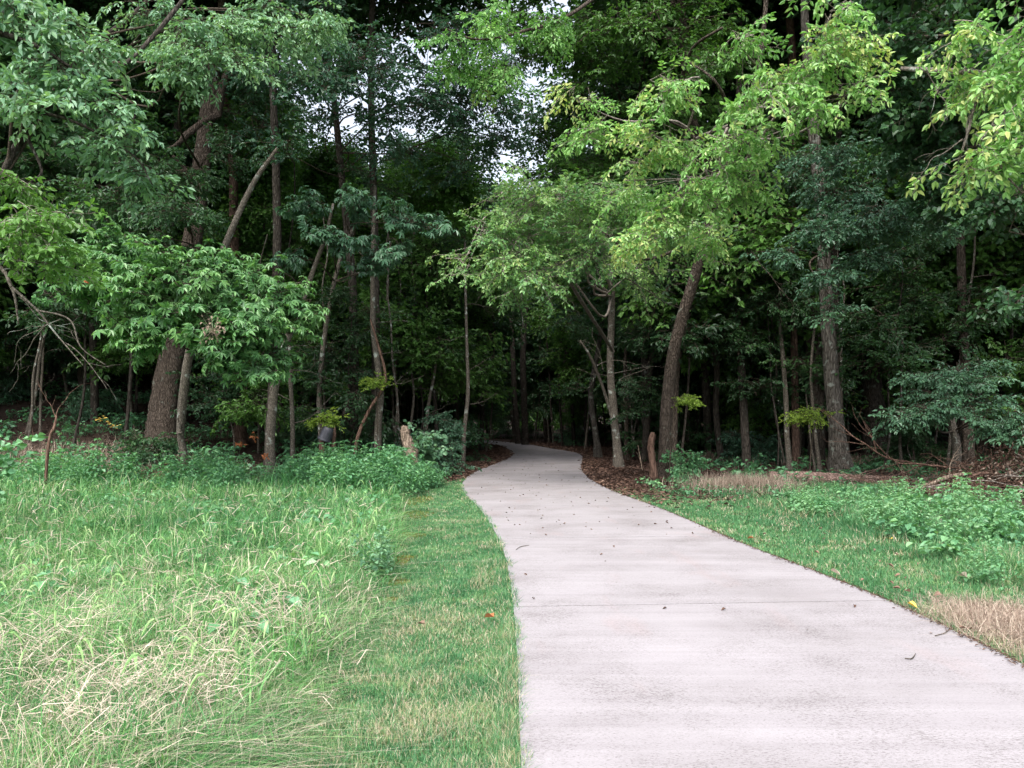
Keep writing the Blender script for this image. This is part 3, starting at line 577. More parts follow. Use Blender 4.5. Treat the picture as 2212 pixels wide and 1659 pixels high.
# low broadleaf ground cover among the grass
cg = Geo(); g3 = np.random.RandomState(31)
def cover(n, xs, ys, sc, tone, kind='creep'):
    z = terrain(xs, ys); a = g3.uniform(0, 6.28, n); place(cg, kind, np.stack([xs, ys, z], 1), np.stack([np.cos(a), np.sin(a), a * 0], 1), np.tile([0, 0, 1.], (n, 1)), sc, tone, g3)
n = 620; y = g3.uniform(9.5, 17.5, n); x = bx(y) - .25 - g3.rand(n) ** 1.2 * (y * .75 - 1); cover(n, x, y, g3.uniform(.7, 1.4, n), .5 + g3.normal(0, .12, n))
n = 90; y = g3.uniform(5, 10, n); x = bx(y) - .4 - g3.rand(n) * (y * .7 - 1); cover(n, x, y, g3.uniform(.6, 1, n) * 1.2, .6 + g3.normal(0, .12, n))
n = 420; y = g3.uniform(8, 15.3, n); x = pr(y) + 1.9 + .1 * y + g3.rand(n) * y * .38; kk = vnoise(x, y, 1.1, 41) > .62; x, y = x[kk], y[kk]; n = len(x); cover(n, x, y, g3.uniform(.7, 1.3, n), .5 + g3.normal(0, .12, n))
n = 60; y = g3.uniform(14.5, 18, n); x = g3.uniform(3, 5.5, n); cover(n, x, y, g3.uniform(.6, 1., n), .45 + g3.normal(0, .12, n))
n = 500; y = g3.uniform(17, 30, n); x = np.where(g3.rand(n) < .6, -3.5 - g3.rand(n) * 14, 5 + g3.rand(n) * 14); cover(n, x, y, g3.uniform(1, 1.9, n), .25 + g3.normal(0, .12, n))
tag(link('ground_cover', cg.mesh('ground_cover', [M['weed'], M['weed']])), 'low broadleaf weeds spreading through the grass', 'ground cover', kind='stuff')
# ------------------------------------------------------------------ named trees at the edge of the woods
def TD(u, d, rest, r0):     # trunk base at lateral position of pixel column u, depth d
    x = W(u, 1000, d)[0]; return [(x, d, gz(x, d), r0)] + [(*W(a, c, d + dd), r) for a, c, dd, r in rest]
# the leaning tree with the bright crown, right of the path
def bright_extra(tg_, C, g):
    for (a, b, c) in [((1560, 430, 16.5), (1500, 300, 14), (1420, 250, 13)), ((1590, 330, 15.5), (1700, 230, 12), (1880, 200, 11)), ((1530, 500, 18), (1400, 560, 15), (1300, 500, 14)),
                      ((1585, 350, 16), (1560, 200, 13), (1470, 120, 13)), ((1540, 480, 17.5), (1600, 420, 14), (1570, 300, 12.5))]:
        tube(tg_, [W(*a), W(*b), W(*c)], [.045, .03, .012], sides=6, n=8, rough=.05, mat=1, seed=g.randint(999))
    for (u, v, d) in [(1440, 560, 15), (1350, 600, 15), (1500, 600, 18.5), (1560, 520, 17), (1480, 640, 19), (1620, 540, 16), (1420, 650, 18)]:
        branchy(tg_, W(u, v, d), [g.normal(0, .6), g.normal(0, .3), -.5], 1.5, .011, g, depth=2, droop=.04)
T = TR(1435, 1032, [(1438, 940, 0, .17), (1442, 860, 0, .162), (1455, 760, -.1, .155), (1475, 680, -.2, .148), (1503, 590, -.4, .138), (1527, 505, -.8, .125), (1560, 400, -1.8, .11), (1600, 280, -3, .08), (1640, 140, -4, .055), (1660, -60, -4.5, .04)], .18)
hero('tree', 'leaning ridged trunk just beyond the path with a bright yellow-green crown arching over it', 'tree', T,
     CL([(1760, 120, 10.8, 110, 70), (1650, 180, 11.2, 75, 95), (1600, 100, 11.5, 45, 35, .8), (1440, 190, 12.5, 70, 45), (1545, 330, 12.3, 90, 85), (1430, 300, 13, 90, 50), (1300, 290, 14, 70, 40, .7),
         (1590, 430, 12.5, 40, 55), (1350, 390, 13.5, 90, 40, .7), (1490, 420, 13, 100, 55), (1830, 220, 11, 40, 30), (1740, 240, 11, 70, 25, .7), (1430, 500, 13.2, 90, 45), (1530, 500, 14.5, 60, 35, .8), (1800, 40, 11, 80, 25), (1250, 220, 14, 45, 30, .5)], 27),
     'ovate', 1.0, 'bright', 'bark', 101, low=.62, tdrop=.28, twig='twig', extra=bright_extra, up_tilt=.55, lim_r=.03, tone=.55, flare=1.25, spread=.4)
# tree whose limb leans left over the path, paler small-leaved crown
T = TR(1337, 1012, [(1332, 960, 0, .13), (1325, 880, 0, .125), (1318, 790, 0, .11), (1322, 640, -.3, .1), (1320, 500, -.8, .07), (1300, 380, -1.5, .05)], .16)
def lean_extra(tg_, C, g):
    tube(tg_, [W(1322, 900, 23.4), W(1300, 830, 23), (W(1275, 770, 22.5)), W(1253, 735, 22.3)], [.05, .045, .04, .02], sides=8, n=6, mat=1)
    tube(tg_, [W(1325, 760, 23), W(1300, 720, 22), W(1268, 670, 20.5), W(1240, 625, 19), W(1200, 560, 17.5), W(1130, 500, 17)], [.05, .05, .048, .042, .032, .02], sides=8, n=6, mat=1)
    for (u, v, d) in [(1240, 560, 17), (1180, 590, 17), (1300, 610, 18), (1090, 610, 16.5)]: branchy(tg_, W(u, v, d), [g.normal(0, .7), 0, -.3], 1.2, .012, g, depth=2, droop=.05)
    for k in range(5): branchy(tg_, W(1290 + 12 * k, 790 + 8 * k, 22.3), [g.normal(0, .9), -.2, g.normal(.1, .3)], 1.3, .012, g, depth=2)
hero('tree', 'lichened tree with a crooked limb leaning over the path under a pale green crown', 'tree', T,
     CL([(1180, 440, 16.5, 150, 55), (1100, 530, 16, 120, 55), (1280, 530, 16.5, 140, 70), (1420, 500, 17, 110, 70), (1030, 510, 16, 60, 30, .8), (1150, 590, 15.8, 120, 38), (1000, 570, 16, 50, 25, .7), (1330, 440, 17, 120, 55), (1080, 420, 17, 60, 30, .7), (1390, 590, 17.5, 60, 30, .7), (1240, 480, 17.5, 120, 60)], 19),
     'small', 1.25, 'soft', 'pale', 102, low=.6, tdrop=.15, twig='twig', extra=lean_extra, up_tilt=.5, tone=.5, spread=.42)
T = TR(1292, 990, [(1287, 940, 0, .12), (1276, 860, 0, .11), (1284, 800, 0, .1), (1300, 700, 0, .09), (1310, 560, 0, .07)], .16)
hero('tree', 'curved grey trunk blotched with pale lichen, nearest the bend in the path', 'tree', T, CL([(1245, 842, 27, 30, 12), (1230, 700, 27, 60, 30, .5), (1340, 640, 27, 70, 50, .6)], 10), 'small', 1.6, 'wood', 'grey', 103)
T = TR(1354, 995, [(1352, 900, 0, .07), (1350, 800, 0, .065), (1352, 700, 0, .05), (1345, 600, 0, .04)], .09)
hero('tree', 'slim tree wrapped in small-leaved vine beside the lichened leaning tree', 'tree', T, CL([(1370, 800, 24, 45, 70, .7), (1390, 700, 24, 60, 60, .8), (1355, 900, 24, 25, 50, .6)], 9), 'small', 1.3, 'wood', 'bark', 104, tone=.35)
# pale limb entering from beyond the frame at the right
def right_extra(tg_, C, g):
    tube(tg_, [(7.4, 8.6, 4.6), W(2290, 190, 8), W(2140, 165, 7.8), W(2075, 157, 7.8), W(1945, 148, 8)], [.09, .06, .05, .042, .02], sides=8, n=8, mat=1)
    tube(tg_, [W(2140, 165, 7.8), W(2105, 230, 7.5), W(2090, 290, 7.4), W(2070, 350, 7.4)], [.022, .018, .014, .008], sides=6, n=8, mat=1)
    tube(tg_, [W(2230, 180, 7.9), W(2190, 260, 7.3), W(2160, 350, 7.2), W(2210, 420, 7.2)], [.02, .015, .012, .006], sides=6, n=8, mat=1)
    for (u, v) in [(2100, 240), (2160, 340), (2080, 300), (2190, 300), (2000, 152), (2060, 120)]: branchy(tg_, W(u, v, 7.4), [g.normal(0, .6), 0, -.4], .6, .007, g, depth=2, droop=.04)
hero('tree', 'pale limb reaching in from beyond the photo with large drooping lime leaves', 'tree', [(7.6, 8.8, gz(7.6, 8.8), .2), (7.5, 8.7, 2.5, .17), (7.4, 8.6, 4.6, .14), (7.2, 8.4, 7, .1), (7, 8, 10, .06)],
     CL([(2190, 110, 7.2, 40, 60), (2230, 200, 7, 45, 80), (2150, 210, 7.3, 25, 40, .8), (2110, 360, 7.4, 30, 45), (2200, 330, 7.1, 35, 45, .8), (2150, 290, 7.3, 25, 30, .8), (2080, 175, 7.8, 30, 15, .6), (2230, 50, 7, 35, 35), (2090, 70, 7.4, 14, 20, .9)], 50),
     'ovate', .8, 'bright', 'pale', 105, tdrop=.3, twig='twig', extra=right_extra, up_tilt=.55, tone=.62, branches=False, spread=.42)
# right side: grey straight trunk and its teal layers
T = TR(1818, 1022, [(1808, 930, 0, .21), (1797, 820, 0, .19), (1789, 700, 0, .18), (1783, 600, 0, .17), (1776, 480, 0, .155), (1760, 300, 0, .15), (1740, 60, 0, .11), (1735, -200, 0, .07)], .3)
hero('tree', 'broad grey furrowed trunk behind the fallen log with blue-green layers of leaves', 'tree', T,
     CL([(1750, 500, 17, 110, 35), (1900, 475, 17, 130, 40), (1830, 420, 17.5, 110, 30), (1780, 590, 16.5, 60, 32), (1792, 675, 16.6, 28, 22), (2000, 480, 17, 80, 40), (1700, 540, 17, 50, 25), (1800, 340, 17.5, 120, 35, .8), (1950, 360, 18, 100, 40, .8), (1880, 540, 17.5, 100, 30, .6)], 26),
     'ovate', 1.0, 'teal', 'grey', 106, twig='dtwig', tone=.5, flare=1.05, sides=16, up_tilt=.3, flat=.3)
# dark large-leaved wall high at the right
hero('tree', 'dark tree hung with big heart-shaped leaves high behind the pale limb', 'tree', TD(2420, 16, [(2400, 800, 0, .12), (2350, 500, 0, .1), (2260, 200, 0, .08), (2200, -100, 0, .06)], .14),
     CL([(2020, 120, 13.5, 150, 110), (2060, 300, 14, 150, 110), (2180, 500, 13, 60, 130), (1960, 230, 14, 70, 110), (2190, 660, 13, 45, 60, .7), (2100, 420, 14.5, 120, 70), (1900, 60, 15, 80, 60, .7), (2000, -60, 14, 150, 70)], 20),
     'heart', 1.15, 'dark', 'dbark', 107, tdrop=.3, tone=.45, up_tilt=.6)
# maple like sapling at the right edge
def maple_extra(tg_, C, g): tube(tg_, [(C[0, 0] + .5, C[0, 1], C[0, 2]), W(2060, 960, 18.6), W(2100, 890, 17.8)], [.06, .05, .03], sides=8, n=5, mat=1)
hero('tree', 'small tree with flat blue-green leaf layers above the brush pile', 'tree', TD(2062, 19, [(2066, 960, 0, .1), (2052, 900, 0, .09), (2040, 830, -.3, .05)], .12),
     CL([(2050, 830, 17, 110, 32), (1985, 880, 16.5, 55, 25), (2120, 870, 16.5, 95, 32), (2200, 905, 16, 70, 35), (2080, 800, 17.5, 70, 22, .8), (1940, 900, 16.6, 28, 18), (2160, 930, 16.4, 40, 16, .7)], 34),
     'ovate', .95, 'teal', 'pale', 108, tone=.6, up_tilt=.25, flat=.35)
hero('tree', 'stout dark grey trunk standing behind the small blue-green tree at the brush pile', 'tree', TD(2092, 21.5, [(2092, 950, 0, .15), (2088, 850, 0, .14), (2080, 700, 0, .12), (2075, 500, 0, .1)], .17), CL([(2060, 720, 21, 90, 50, .6), (2150, 650, 21, 80, 60, .6)], 10), 'ovate', 1.4, 'wood', 'bark', 109)
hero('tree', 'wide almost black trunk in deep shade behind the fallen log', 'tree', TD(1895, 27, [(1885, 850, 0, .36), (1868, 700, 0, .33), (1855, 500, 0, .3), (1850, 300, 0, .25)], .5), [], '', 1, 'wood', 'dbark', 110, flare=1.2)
for k, (u, v, up, r, lab) in enumerate([
    (1707, 1022, [(1700, 940, .075), (1697, 850, .07), (1690, 760, .06), (1680, 650, .045)], .085, 'mottled grey sapling trunk just behind the end of the fallen log'),
    (1645, 990, [(1640, 900, .1), (1637, 830, .09), (1634, 720, .08), (1630, 600, .06)], .11, 'straight brown sapling trunk behind the dry grass patch'),
    (1773, 1024, [(1764, 960, .05), (1756, 880, .045), (1752, 800, .04), (1760, 700, .035)], .06, 'thin spotted pole almost touching the broad grey trunk'),
    (1762, 1020, [(1752, 960, .025), (1746, 900, .022), (1740, 840, .018)], .03, 'very thin pale stem between the mottled sapling and the spotted pole'),
    (1948, 1018, [(1944, 960, .045), (1945, 900, .04), (1948, 800, .035), (1950, 700, .03)], .055, 'straight thin stem under the tips of the small blue-green tree'),
    (1978, 1018, [(1972, 970, .03), (1962, 920, .027), (1955, 880, .024)], .035, 'thin stem leaning against its straight twin by the brush pile'),
    (1120, 960, [(1112, 860, .16), (1108, 760, .15), (1105, 660, .14), (1110, 540, .11)], .19, 'dark upright trunk seen straight down the path'),
    (1135, 962, [(1132, 860, .18), (1130, 760, .17), (1136, 640, .15), (1138, 520, .13)], .22, 'black trunk close behind the dark upright one down the path'),
    (1240, 965, [(1236, 880, .09), (1232, 800, .085), (1235, 700, .08)], .11, 'faint thin trunk in the shade past the bend'),
    (1196, 958, [(1190, 880, .06), (1186, 800, .055), (1180, 720, .05)], .08, 'slender stem in the gloom beyond the path bend')]):
    b = G(u, v); T = [(*b, r)] + [(*W(a, c, b[1]), rr) for a, c, rr in up]
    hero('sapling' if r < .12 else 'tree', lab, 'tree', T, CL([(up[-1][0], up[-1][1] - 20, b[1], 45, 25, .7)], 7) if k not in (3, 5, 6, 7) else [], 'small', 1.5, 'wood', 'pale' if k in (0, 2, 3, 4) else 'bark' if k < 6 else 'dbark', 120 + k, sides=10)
# left side
T = TD(352, 22, [(352, 930, 0, .44), (360, 850, 0, .4), (375, 760, 0, .36), (395, 640, 0, .3), (420, 500, 0, .27), (437, 350, 0, .245), (455, 200, 0, .2), (478, 60, 0, .15), (490, -150, 0, .1)], .52)
def snag_extra(tg_, C, g):
    tube(tg_, [W(470, 250, 21.8), W(440, 262, 21.3), (W(405, 290, 21)), W(380, 315, 21), W(362, 322, 21)], [.1, .085, .08, .07, .05], sides=8, n=6, rough=.16, mat=1)
    tube(tg_, [W(470, 250, 21.8), W(480, 190, 21.6), W(495, 150, 21.5), W(480, 80, 21.5)], [.12, .13, .12, .1], sides=8, n=6, rough=.12, mat=1)
    tube(tg_, [W(425, 395, 21.8), W(395, 360, 21.5), W(372, 335, 21.3)], [.06, .05, .03], sides=6, n=6, rough=.12, mat=1)
hero('tree', 'huge brown trunk at the left with broken reddish limbs high up', 'tree', T,
     CL([(300, 400, 18, 170, 80), (360, 470, 17.5, 130, 60, .8), (230, 320, 18, 110, 80), (400, 110, 16, 120, 60), (520, 250, 22, 100, 60, .35), (330, 560, 19, 140, 50, .6), (480, 330, 20.5, 80, 60, .4)], 16), 'ovate', 1.15, 'dark', 'bark', 130, tone=.55, flare=1.3, sides=20, extra=snag_extra)
T = TD(520, 24, [(515, 800, 0, .17), (507, 600, 0, .15), (505, 470, 0, .14), (503, 360, 0, .13), (490, 230, 0, .12), (482, 100, 0, .1)], .2)
hero('tree', 'red-brown trunk rising beside the huge one, forked by a snag', 'tree', T, CL([(560, 300, 22, 100, 60, .4), (600, 180, 22, 120, 70, .6), (540, 60, 21, 100, 60, .8)], 10), 'small', 1.8, 'fine', 'rbark', 131)
T = TD(402, 17.3, [(398, 985, 0, .075), (390, 940, 0, .08), (393, 880, 0, .1), (406, 775, 0, .095), (430, 690, 0, .085), (480, 545, 0, .075), (545, 400, .3, .06), (600, 320, .6, .04)], .085)
def k_extra(tg_, C, g):
    tube(tg_, [W(388, 936, 17.2), W(386, 920, 17.2), W(383, 902, 17.2)], [.06, .04, .01], sides=6, n=4, rough=.2, mat=1)
hero('tree', 'leaning pale sapling with a split lower stem, rising past the huge trunk', 'tree', T,
     CL([(250, 560, 14.5, 130, 50), (360, 620, 14, 150, 65), (200, 620, 14.5, 80, 40), (430, 700, 13.8, 110, 50), (300, 700, 14, 80, 40), (420, 570, 14.5, 120, 45), (330, 740, 14, 60, 25, .9), (150, 560, 14.8, 60, 35, .8), (380, 660, 14.8, 150, 60, .7)], 36),
     'palm', 1.15, 'palm', 'pale', 132, extra=k_extra, up_tilt=.45, tone=.5)
T = TD(585, 18, [(584, 950, 0, .11), (588, 890, 0, .105), (592, 845, 0, .1), (606, 790, 0, .09), (618, 740, 0, .08), (652, 655, 0, .065), (680, 575, 0, .055), (702, 515, 0, .045), (720, 440, 0, .03)], .125)
hero('tree', 'pale mottled crooked trunk behind the weeds with hand-shaped leaves', 'tree', T,
     CL([(560, 640, 14.5, 110, 60), (530, 720, 14.2, 110, 50), (600, 690, 14.5, 75, 55), (480, 640, 14.2, 100, 55), (520, 785, 14, 70, 26), (600, 760, 14.5, 55, 25, .8), (640, 660, 15, 45, 40, .8), (470, 760, 14, 60, 30), (520, 580, 15, 90, 40)], 35),
     'palm', 1.15, 'palm', 'pale', 133, up_tilt=.45, tone=.56)
for k, (u, d, up, r, lab, bk) in enumerate([
    (632, 18.5, [(632, 930, .055), (630, 870, .05), (626, 800, .045), (624, 700, .035)], .06, 'straight slim sapling right beside the crooked mottled trunk', 'pale'),
    (816, 20, [(817, 920, .095), (822, 850, .09), (815, 780, .08), (806, 700, .075), (806, 540, .055), (810, 400, .04)], .11, 'lichen spotted upright trunk between the pail and the leaning stump', 'pale'),
    (915, 25, [(925, 880, .05), (938, 810, .045), (946, 755, .035)], .06, 'slim pole leaning over the dark bush', 'pale'),
    (1000, 23.5, [(1003, 930, .065), (1011, 850, .06), (1009, 760, .05), (1006, 640, .04), (1004, 520, .035)], .075, 'straight whitish slender trunk by the far end of the weed bank', 'pale'),
    (725, 26, [(745, 900, .1), (760, 820, .09), (770, 740, .08)], .12, 'dim brown trunk leaning behind the dark pail', 'dbark'),
    (560, 27, [(558, 900, .07), (556, 800, .065), (552, 700, .06)], .08, 'thin dark stem in the shade between the huge and the mottled trunk', 'dbark'),
    (480, 25, [(478, 900, .05), (470, 850, .045), (455, 800, .035)], .06, 'thin forked stem in the shade behind the broken reddish sapling', 'dbark'),
    (240, 30, [(238, 860, .22), (236, 780, .2), (232, 700, .2)], .25, 'dark trunk on the shaded rise at the left', 'dbark'),
    (1040, 36, [(1042, 880, .1), (1046, 780, .09), (1050, 680, .08)], .13, 'dark pole just past the whitish slender trunk', 'dbark')]):
    x = W(u, 1000, d)[0]; T = [(x, d, gz(x, d), r)] + [(*W(a, c, d), rr) for a, c, rr in up]
    cl = [] if k in (4, 6, 7) else CL([(up[-1][0], up[-1][1] - 10, d, 60, 30, .7)], 8)
    def tw_extra(tg_, C, g):
        for f in (.45, .6, .7, .8, .9):
            c_ = C[int(len(C) * f)]; branchy(tg_, c_[:3], [g.choice([-1, 1]) * 1., g.normal(0, .4), g.uniform(0, .6)], g.uniform(.8, 1.7), .011, g, depth=2, droop=.02)
    hero('sapling' if r < .12 else 'tree', lab, 'tree', T, cl, 'small', 1.5, 'wood', bk, 140 + k, sides=10, extra=tw_extra)
# upper left, grey-green leaves hanging into the picture
def ul_extra(tg_, C, g):
    tube(tg_, [(-6.6, 8.8, 4.5), W(-60, 250, 9), W(120, 250, 9.2), W(280, 330, 9.5), W(330, 400, 9.6)], [.05, .03, .02, .012, .006], sides=8, n=8, mat=1)
    tube(tg_, [W(60, 300, 9.2), W(90, 370, 9.2), W(60, 400, 9.1), W(75, 430, 9.1)], [.02, .016, .012, .006], sides=6, n=8, mat=1)
    tube(tg_, [W(-40, 60, 9), W(80, 100, 9.2), W(200, 180, 9.4)], [.04, .03, .012], sides=6, n=8, mat=1)
    tube(tg_, [W(170, 190, 10.5), W(280, 130, 11), W(380, 20, 11.5), W(420, -40, 11.5)], [.012, .026, .032, .032], sides=8, n=8, mat=1)
hero('tree', 'grey-green drooping crown hanging in at the top corner from a trunk beyond the photo', 'tree', [(-6.9, 9, gz(-6.9, 9), .2), (-6.8, 9, 2.5, .17), (-6.6, 8.8, 4.5, .14), (-6.3, 8.6, 8, .08)],
     CL([(50, 90, 9.2, 80, 60), (130, 160, 9.3, 100, 55), (190, 240, 9.4, 90, 38), (70, 230, 9.2, 70, 55), (250, 310, 9.5, 45, 40, .9), (290, 380, 9.6, 35, 30, .8), (210, 130, 9.6, 70, 40, .8), (20, 20, 9.2, 70, 40), (150, 60, 9.8, 80, 30, .8)], 30),
     'ovate', 1.05, 'blue', 'dbark', 150, tdrop=.22, extra=ul_extra, branches=False, tone=.6, up_tilt=.45)
def ll_extra(tg_, C, g):
    tube(tg_, [(-6.1, 7.2, 3.4), W(-30, 560, 7.8), W(25, 620, 7.8), (W(40, 700, 7.8))], [.04, .025, .016, .006], sides=6, n=8, mat=1)
    tube(tg_, [W(25, 620, 7.8), W(80, 670, 7.8), W(120, 720, 7.8), W(180, 790, 7.8)], [.016, .012, .008, .004], sides=6, n=8, mat=1)
    tube(tg_, [W(80, 670, 7.8), W(150, 690, 7.8), W(175, 750, 7.8), W(230, 790, 7.8)], [.01, .008, .006, .003], sides=6, n=8, mat=1)
    for (u, v) in [(40, 640), (100, 700), (60, 480), (20, 440), (140, 740), (130, 690)]: branchy(tg_, W(u, v, 7.8), [g.normal(.2, .5), 0, -.4], .7, .006, g, depth=2, droop=.04)
hero('tree', 'yellow-green leafy branch end with bare hanging twigs at the side of the photo', 'tree', [(-6.4, 7.5, gz(-6.4, 7.5), .12), (-6.3, 7.4, 2, .1), (-6.1, 7.2, 3.4, .08), (-5.9, 7.1, 5, .04)],
     CL([(20, 400, 7.8, 40, 40, .8), (70, 490, 7.8, 70, 35), (30, 520, 7.8, 50, 40), (100, 570, 8, 55, 30, .8), (110, 470, 8, 40, 28, .7)], 32), 'ovate', .85, 'mid', 'pale', 151, twig='twig', tdrop=.15, extra=ll_extra, branches=False, tone=.85)
hero('tree', 'light green spray tree lit at the top between the corner crown and the reddish snag', 'tree', TD(-70, 19, [(-60, 800, 0, .12), (0, 400, 0, .1), (150, 150, -1, .08), (280, 40, -2.5, .06), (380, -60, -3, .05)], .14),
     CL([(430, 110, 14.5, 90, 50), (380, 60, 14.5, 60, 40), (500, 140, 14.5, 50, 50, .8), (640, 60, 15, 110, 40), (560, 20, 15, 90, 30), (480, 60, 15, 80, 40, .8), (300, 30, 16, 90, 50, .7)], 24), 'ovate', 1.1, 'blue', 'dbark', 152, tdrop=.2, tone=.5)
hero('tree', 'dense tree of small bluish leaves filling the top between snag and sky gaps', 'tree', TD(760, 22, [(765, 800, 0, .13), (760, 600, 0, .12), (740, 400, 0, .1), (720, 200, -1, .08), (700, 0, -1, .06)], .16),
     CL([(700, 160, 18, 110, 70, 1), (770, 270, 19, 90, 60, .6), (690, 260, 19, 60, 60, .5), (620, 330, 18.5, 80, 50, .4), (800, 100, 18, 120, 80), (870, 230, 19, 70, 80, .8), (580, 110, 18.5, 70, 60, .7), (940, 180, 20, 90, 90), (1020, 240, 21, 90, 80), (900, 340, 21, 60, 40, .6), (700, 20, 18, 140, 50, .8), (940, 50, 19, 90, 60, .8), (1100, 160, 21, 80, 60), (1090, 300, 22, 70, 50, .7), (1000, 350, 22, 60, 40, .5)], 11),
     'small', 1.6, 'fine', 'dbark', 153, tone=.45)
hero('tree', 'slim tree holding a low shelf of teal leaves left of the path', 'tree', TD(700, 20.5, [(690, 850, 0, .07), (705, 700, 0, .065), (735, 560, 0, .055), (770, 480, 0, .04)], .08),
     CL([(840, 480, 17.5, 95, 42), (770, 430, 18, 70, 35, .8), (720, 520, 17.8, 80, 40, .9), (870, 540, 18, 60, 30, .8), (680, 460, 18, 60, 40, .8), (650, 550, 18, 60, 30, .6), (790, 560, 18.5, 80, 30, .6)], 16), 'palm', 1.25, 'teal', 'pale', 154, tone=.6)
hero('tree', 'pale yellowish leaf sprays hanging at the top above the path', 'tree', TD(1452, 23.5, [(1462, 800, 0, .1), (1484, 680, 0, .1), (1512, 590, 0, .1), (1520, 400, 0, .11), (1485, 180, -1, .12), (1470, 0, -2, .1), (1440, -120, -3, .08)], .15),
     CL([(1010, 70, 14, 110, 45), (1080, 130, 14, 60, 35), (960, 130, 14, 50, 25, .8), (1100, 40, 14.5, 80, 40, .8), (1040, 180, 14.5, 30, 20, .6), (1180, 60, 15, 90, 50), (1120, 170, 15, 60, 40, .7)], 17), 'ovate', .95, 'bright', 'bark', 155, tdrop=.3, tone=.3, branches=False,
     extra=lambda t_, C, g: (tube(t_, [W(1420, -120, 18), W(1250, 20, 15.5), W(1120, 70, 14.3), W(1030, 85, 14), W(960, 60, 14)], [.07, .04, .03, .02, .008], sides=6, n=8, mat=1), tube(t_, [W(1475, 160, 20), W(1500, 100, 19), W(1560, 60, 18)], [.05, .045, .03], sides=6, n=8, mat=1)))
hero('tree', 'tall mid-green crown filling the top over the path bend', 'tree', TD(1400, 28, [(1395, 800, 0, .16), (1370, 500, 0, .14), (1340, 200, 0, .12), (1330, 0, 0, .1), (1325, -200, 0, .08)], .2),
     CL([(1250, 90, 22, 130, 80), (1130, 60, 22, 110, 60, .9), (1080, 200, 23, 70, 60, .6), (1060, 330, 24, 60, 40, .6), (1400, 60, 21, 140, 80), (1300, 170, 22, 100, 50, .7), (1150, 290, 24, 90, 60, .7), (1230, 370, 24, 90, 50, .8), (1540, 120, 20, 90, 80, .9), (1420, 230, 22, 90, 60, .9), (1330, 330, 24, 90, 60), (1640, 300, 22, 90, 110, .8)], 9), 'small', 1.9, 'mid', 'dbark', 156, tone=.35)
hero('tree', 'tree with lit red-brown trunk showing between leaves at the top edge', 'tree', TD(1720, 23, [(1715, 700, 0, .1), (1712, 400, 0, .11), (1710, 100, 0, .12), (1690, -100, 0, .1)], .12),
     CL([(1700, 350, 21, 110, 80, .8), (1640, 620, 22, 110, 50, .7), (1560, 700, 23, 80, 50, .6), (1600, 600, 22, 60, 40, .6)], 10), 'small', 1.7, 'wood', 'rbark', 157, tone=.4)
# small yellow-green sprigs on low twigs
for k, (u, v, d, ru, rv, lab) in enumerate([(1765, 895, 19, 55, 13, 'yellow-green sprig crossing in front of the broad grey trunk'), (1458, 866, 18.5, 28, 10, 'small yellow-green sprig on the leaning ridged trunk'),
        (690, 905, 18.3, 40, 9, 'flat yellow-green sprig above the dark pail'), (815, 828, 19.5, 25, 14, 'small bright sprig on the trunk beside the twisted vine')]):
    c = W(u, v, d); zb = gz(c[0], d + .3); g = np.random.RandomState(300 + k)
    r0 = thing('sapling', lab, 'sapling', (c[0] - .1, d + .3, zb)); o = (c[0] - .1, d + .3, zb); t_ = Geo(); c_ = Geo()
    C = tube(t_, [(o[0], o[1], zb - .05), (o[0] + .06, o[1], (zb + c[2]) / 2), (c[0], d, c[2])], [.018, .014, .008], sides=6, n=6, mat=0)
    crown(c_, c_, CL([(u, v, d, ru, rv)], 90), 'small', .8, g, trunk=C, tone=.5, flat=.3, lim_r=.01, up_tilt=.3)
    link('trunk', t_.mesh('trunk', [M['dtwig']], True, o), r0); link('crown', c_.mesh('crown', [M['yel'], M['dtwig']], False, o), r0)

# ------------------------------------------------------------------ the woods behind
gb = np.random.RandomState(77)
def proto_tree(seed, H, crown_lo, wid, nsp, leaf, r, lean):
    g = np.random.RandomState(seed); pts = [(0, 0, 0, r)]; x = y = 0
    for t in np.linspace(.12, 1, 8): x += g.normal(0, .16) + lean * .35; y += g.normal(0, .16); pts.append((x, y, H * t, r * (1 - .75 * t)))
    P = np.array(pts); cl = []
    for k in range(13):
        z = crown_lo + (H - crown_lo) * (k + .5) / 13; f = math.sin(math.pi * (.16 + .8 * (k + .5) / 13)); rad = wid * f; a = g.uniform(0, 6.28); i = np.interp(z, P[:, 2], P[:, 0]); j = np.interp(z, P[:, 2], P[:, 1])
        cl.append(((i + math.cos(a) * rad * .6, j + math.sin(a) * rad * .6, z), (rad * .75 + .4, rad * .75 + .4, .9), int(nsp / 13)))
    cl.append(((P[-1, 0], P[-1, 1], H), (1.2, 1.2, 1), int(nsp / 14)))
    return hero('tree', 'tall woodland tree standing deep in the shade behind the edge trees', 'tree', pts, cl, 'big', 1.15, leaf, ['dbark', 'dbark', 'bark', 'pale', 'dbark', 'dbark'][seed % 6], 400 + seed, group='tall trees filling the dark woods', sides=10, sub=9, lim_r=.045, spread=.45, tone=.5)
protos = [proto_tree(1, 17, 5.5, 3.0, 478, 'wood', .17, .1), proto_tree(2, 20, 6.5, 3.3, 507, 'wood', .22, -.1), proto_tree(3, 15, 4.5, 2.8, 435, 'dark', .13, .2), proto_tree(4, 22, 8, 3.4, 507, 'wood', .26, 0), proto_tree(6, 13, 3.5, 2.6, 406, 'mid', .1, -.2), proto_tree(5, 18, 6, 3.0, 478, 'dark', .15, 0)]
used = [False] * 6; base_s = [1] * 6
def put(pr_, k, x, y, s, rz, used_, label=None):
    loc = (x, y, gz(x, y) - .05)
    if not used_[k]: o = pr_[k]; o.location = loc; o.rotation_euler = (0, 0, rz); o.scale = (s, s, s); used_[k] = True
    else: o = copy_tree(pr_[k], loc, rz, s)
    return o
spots = []
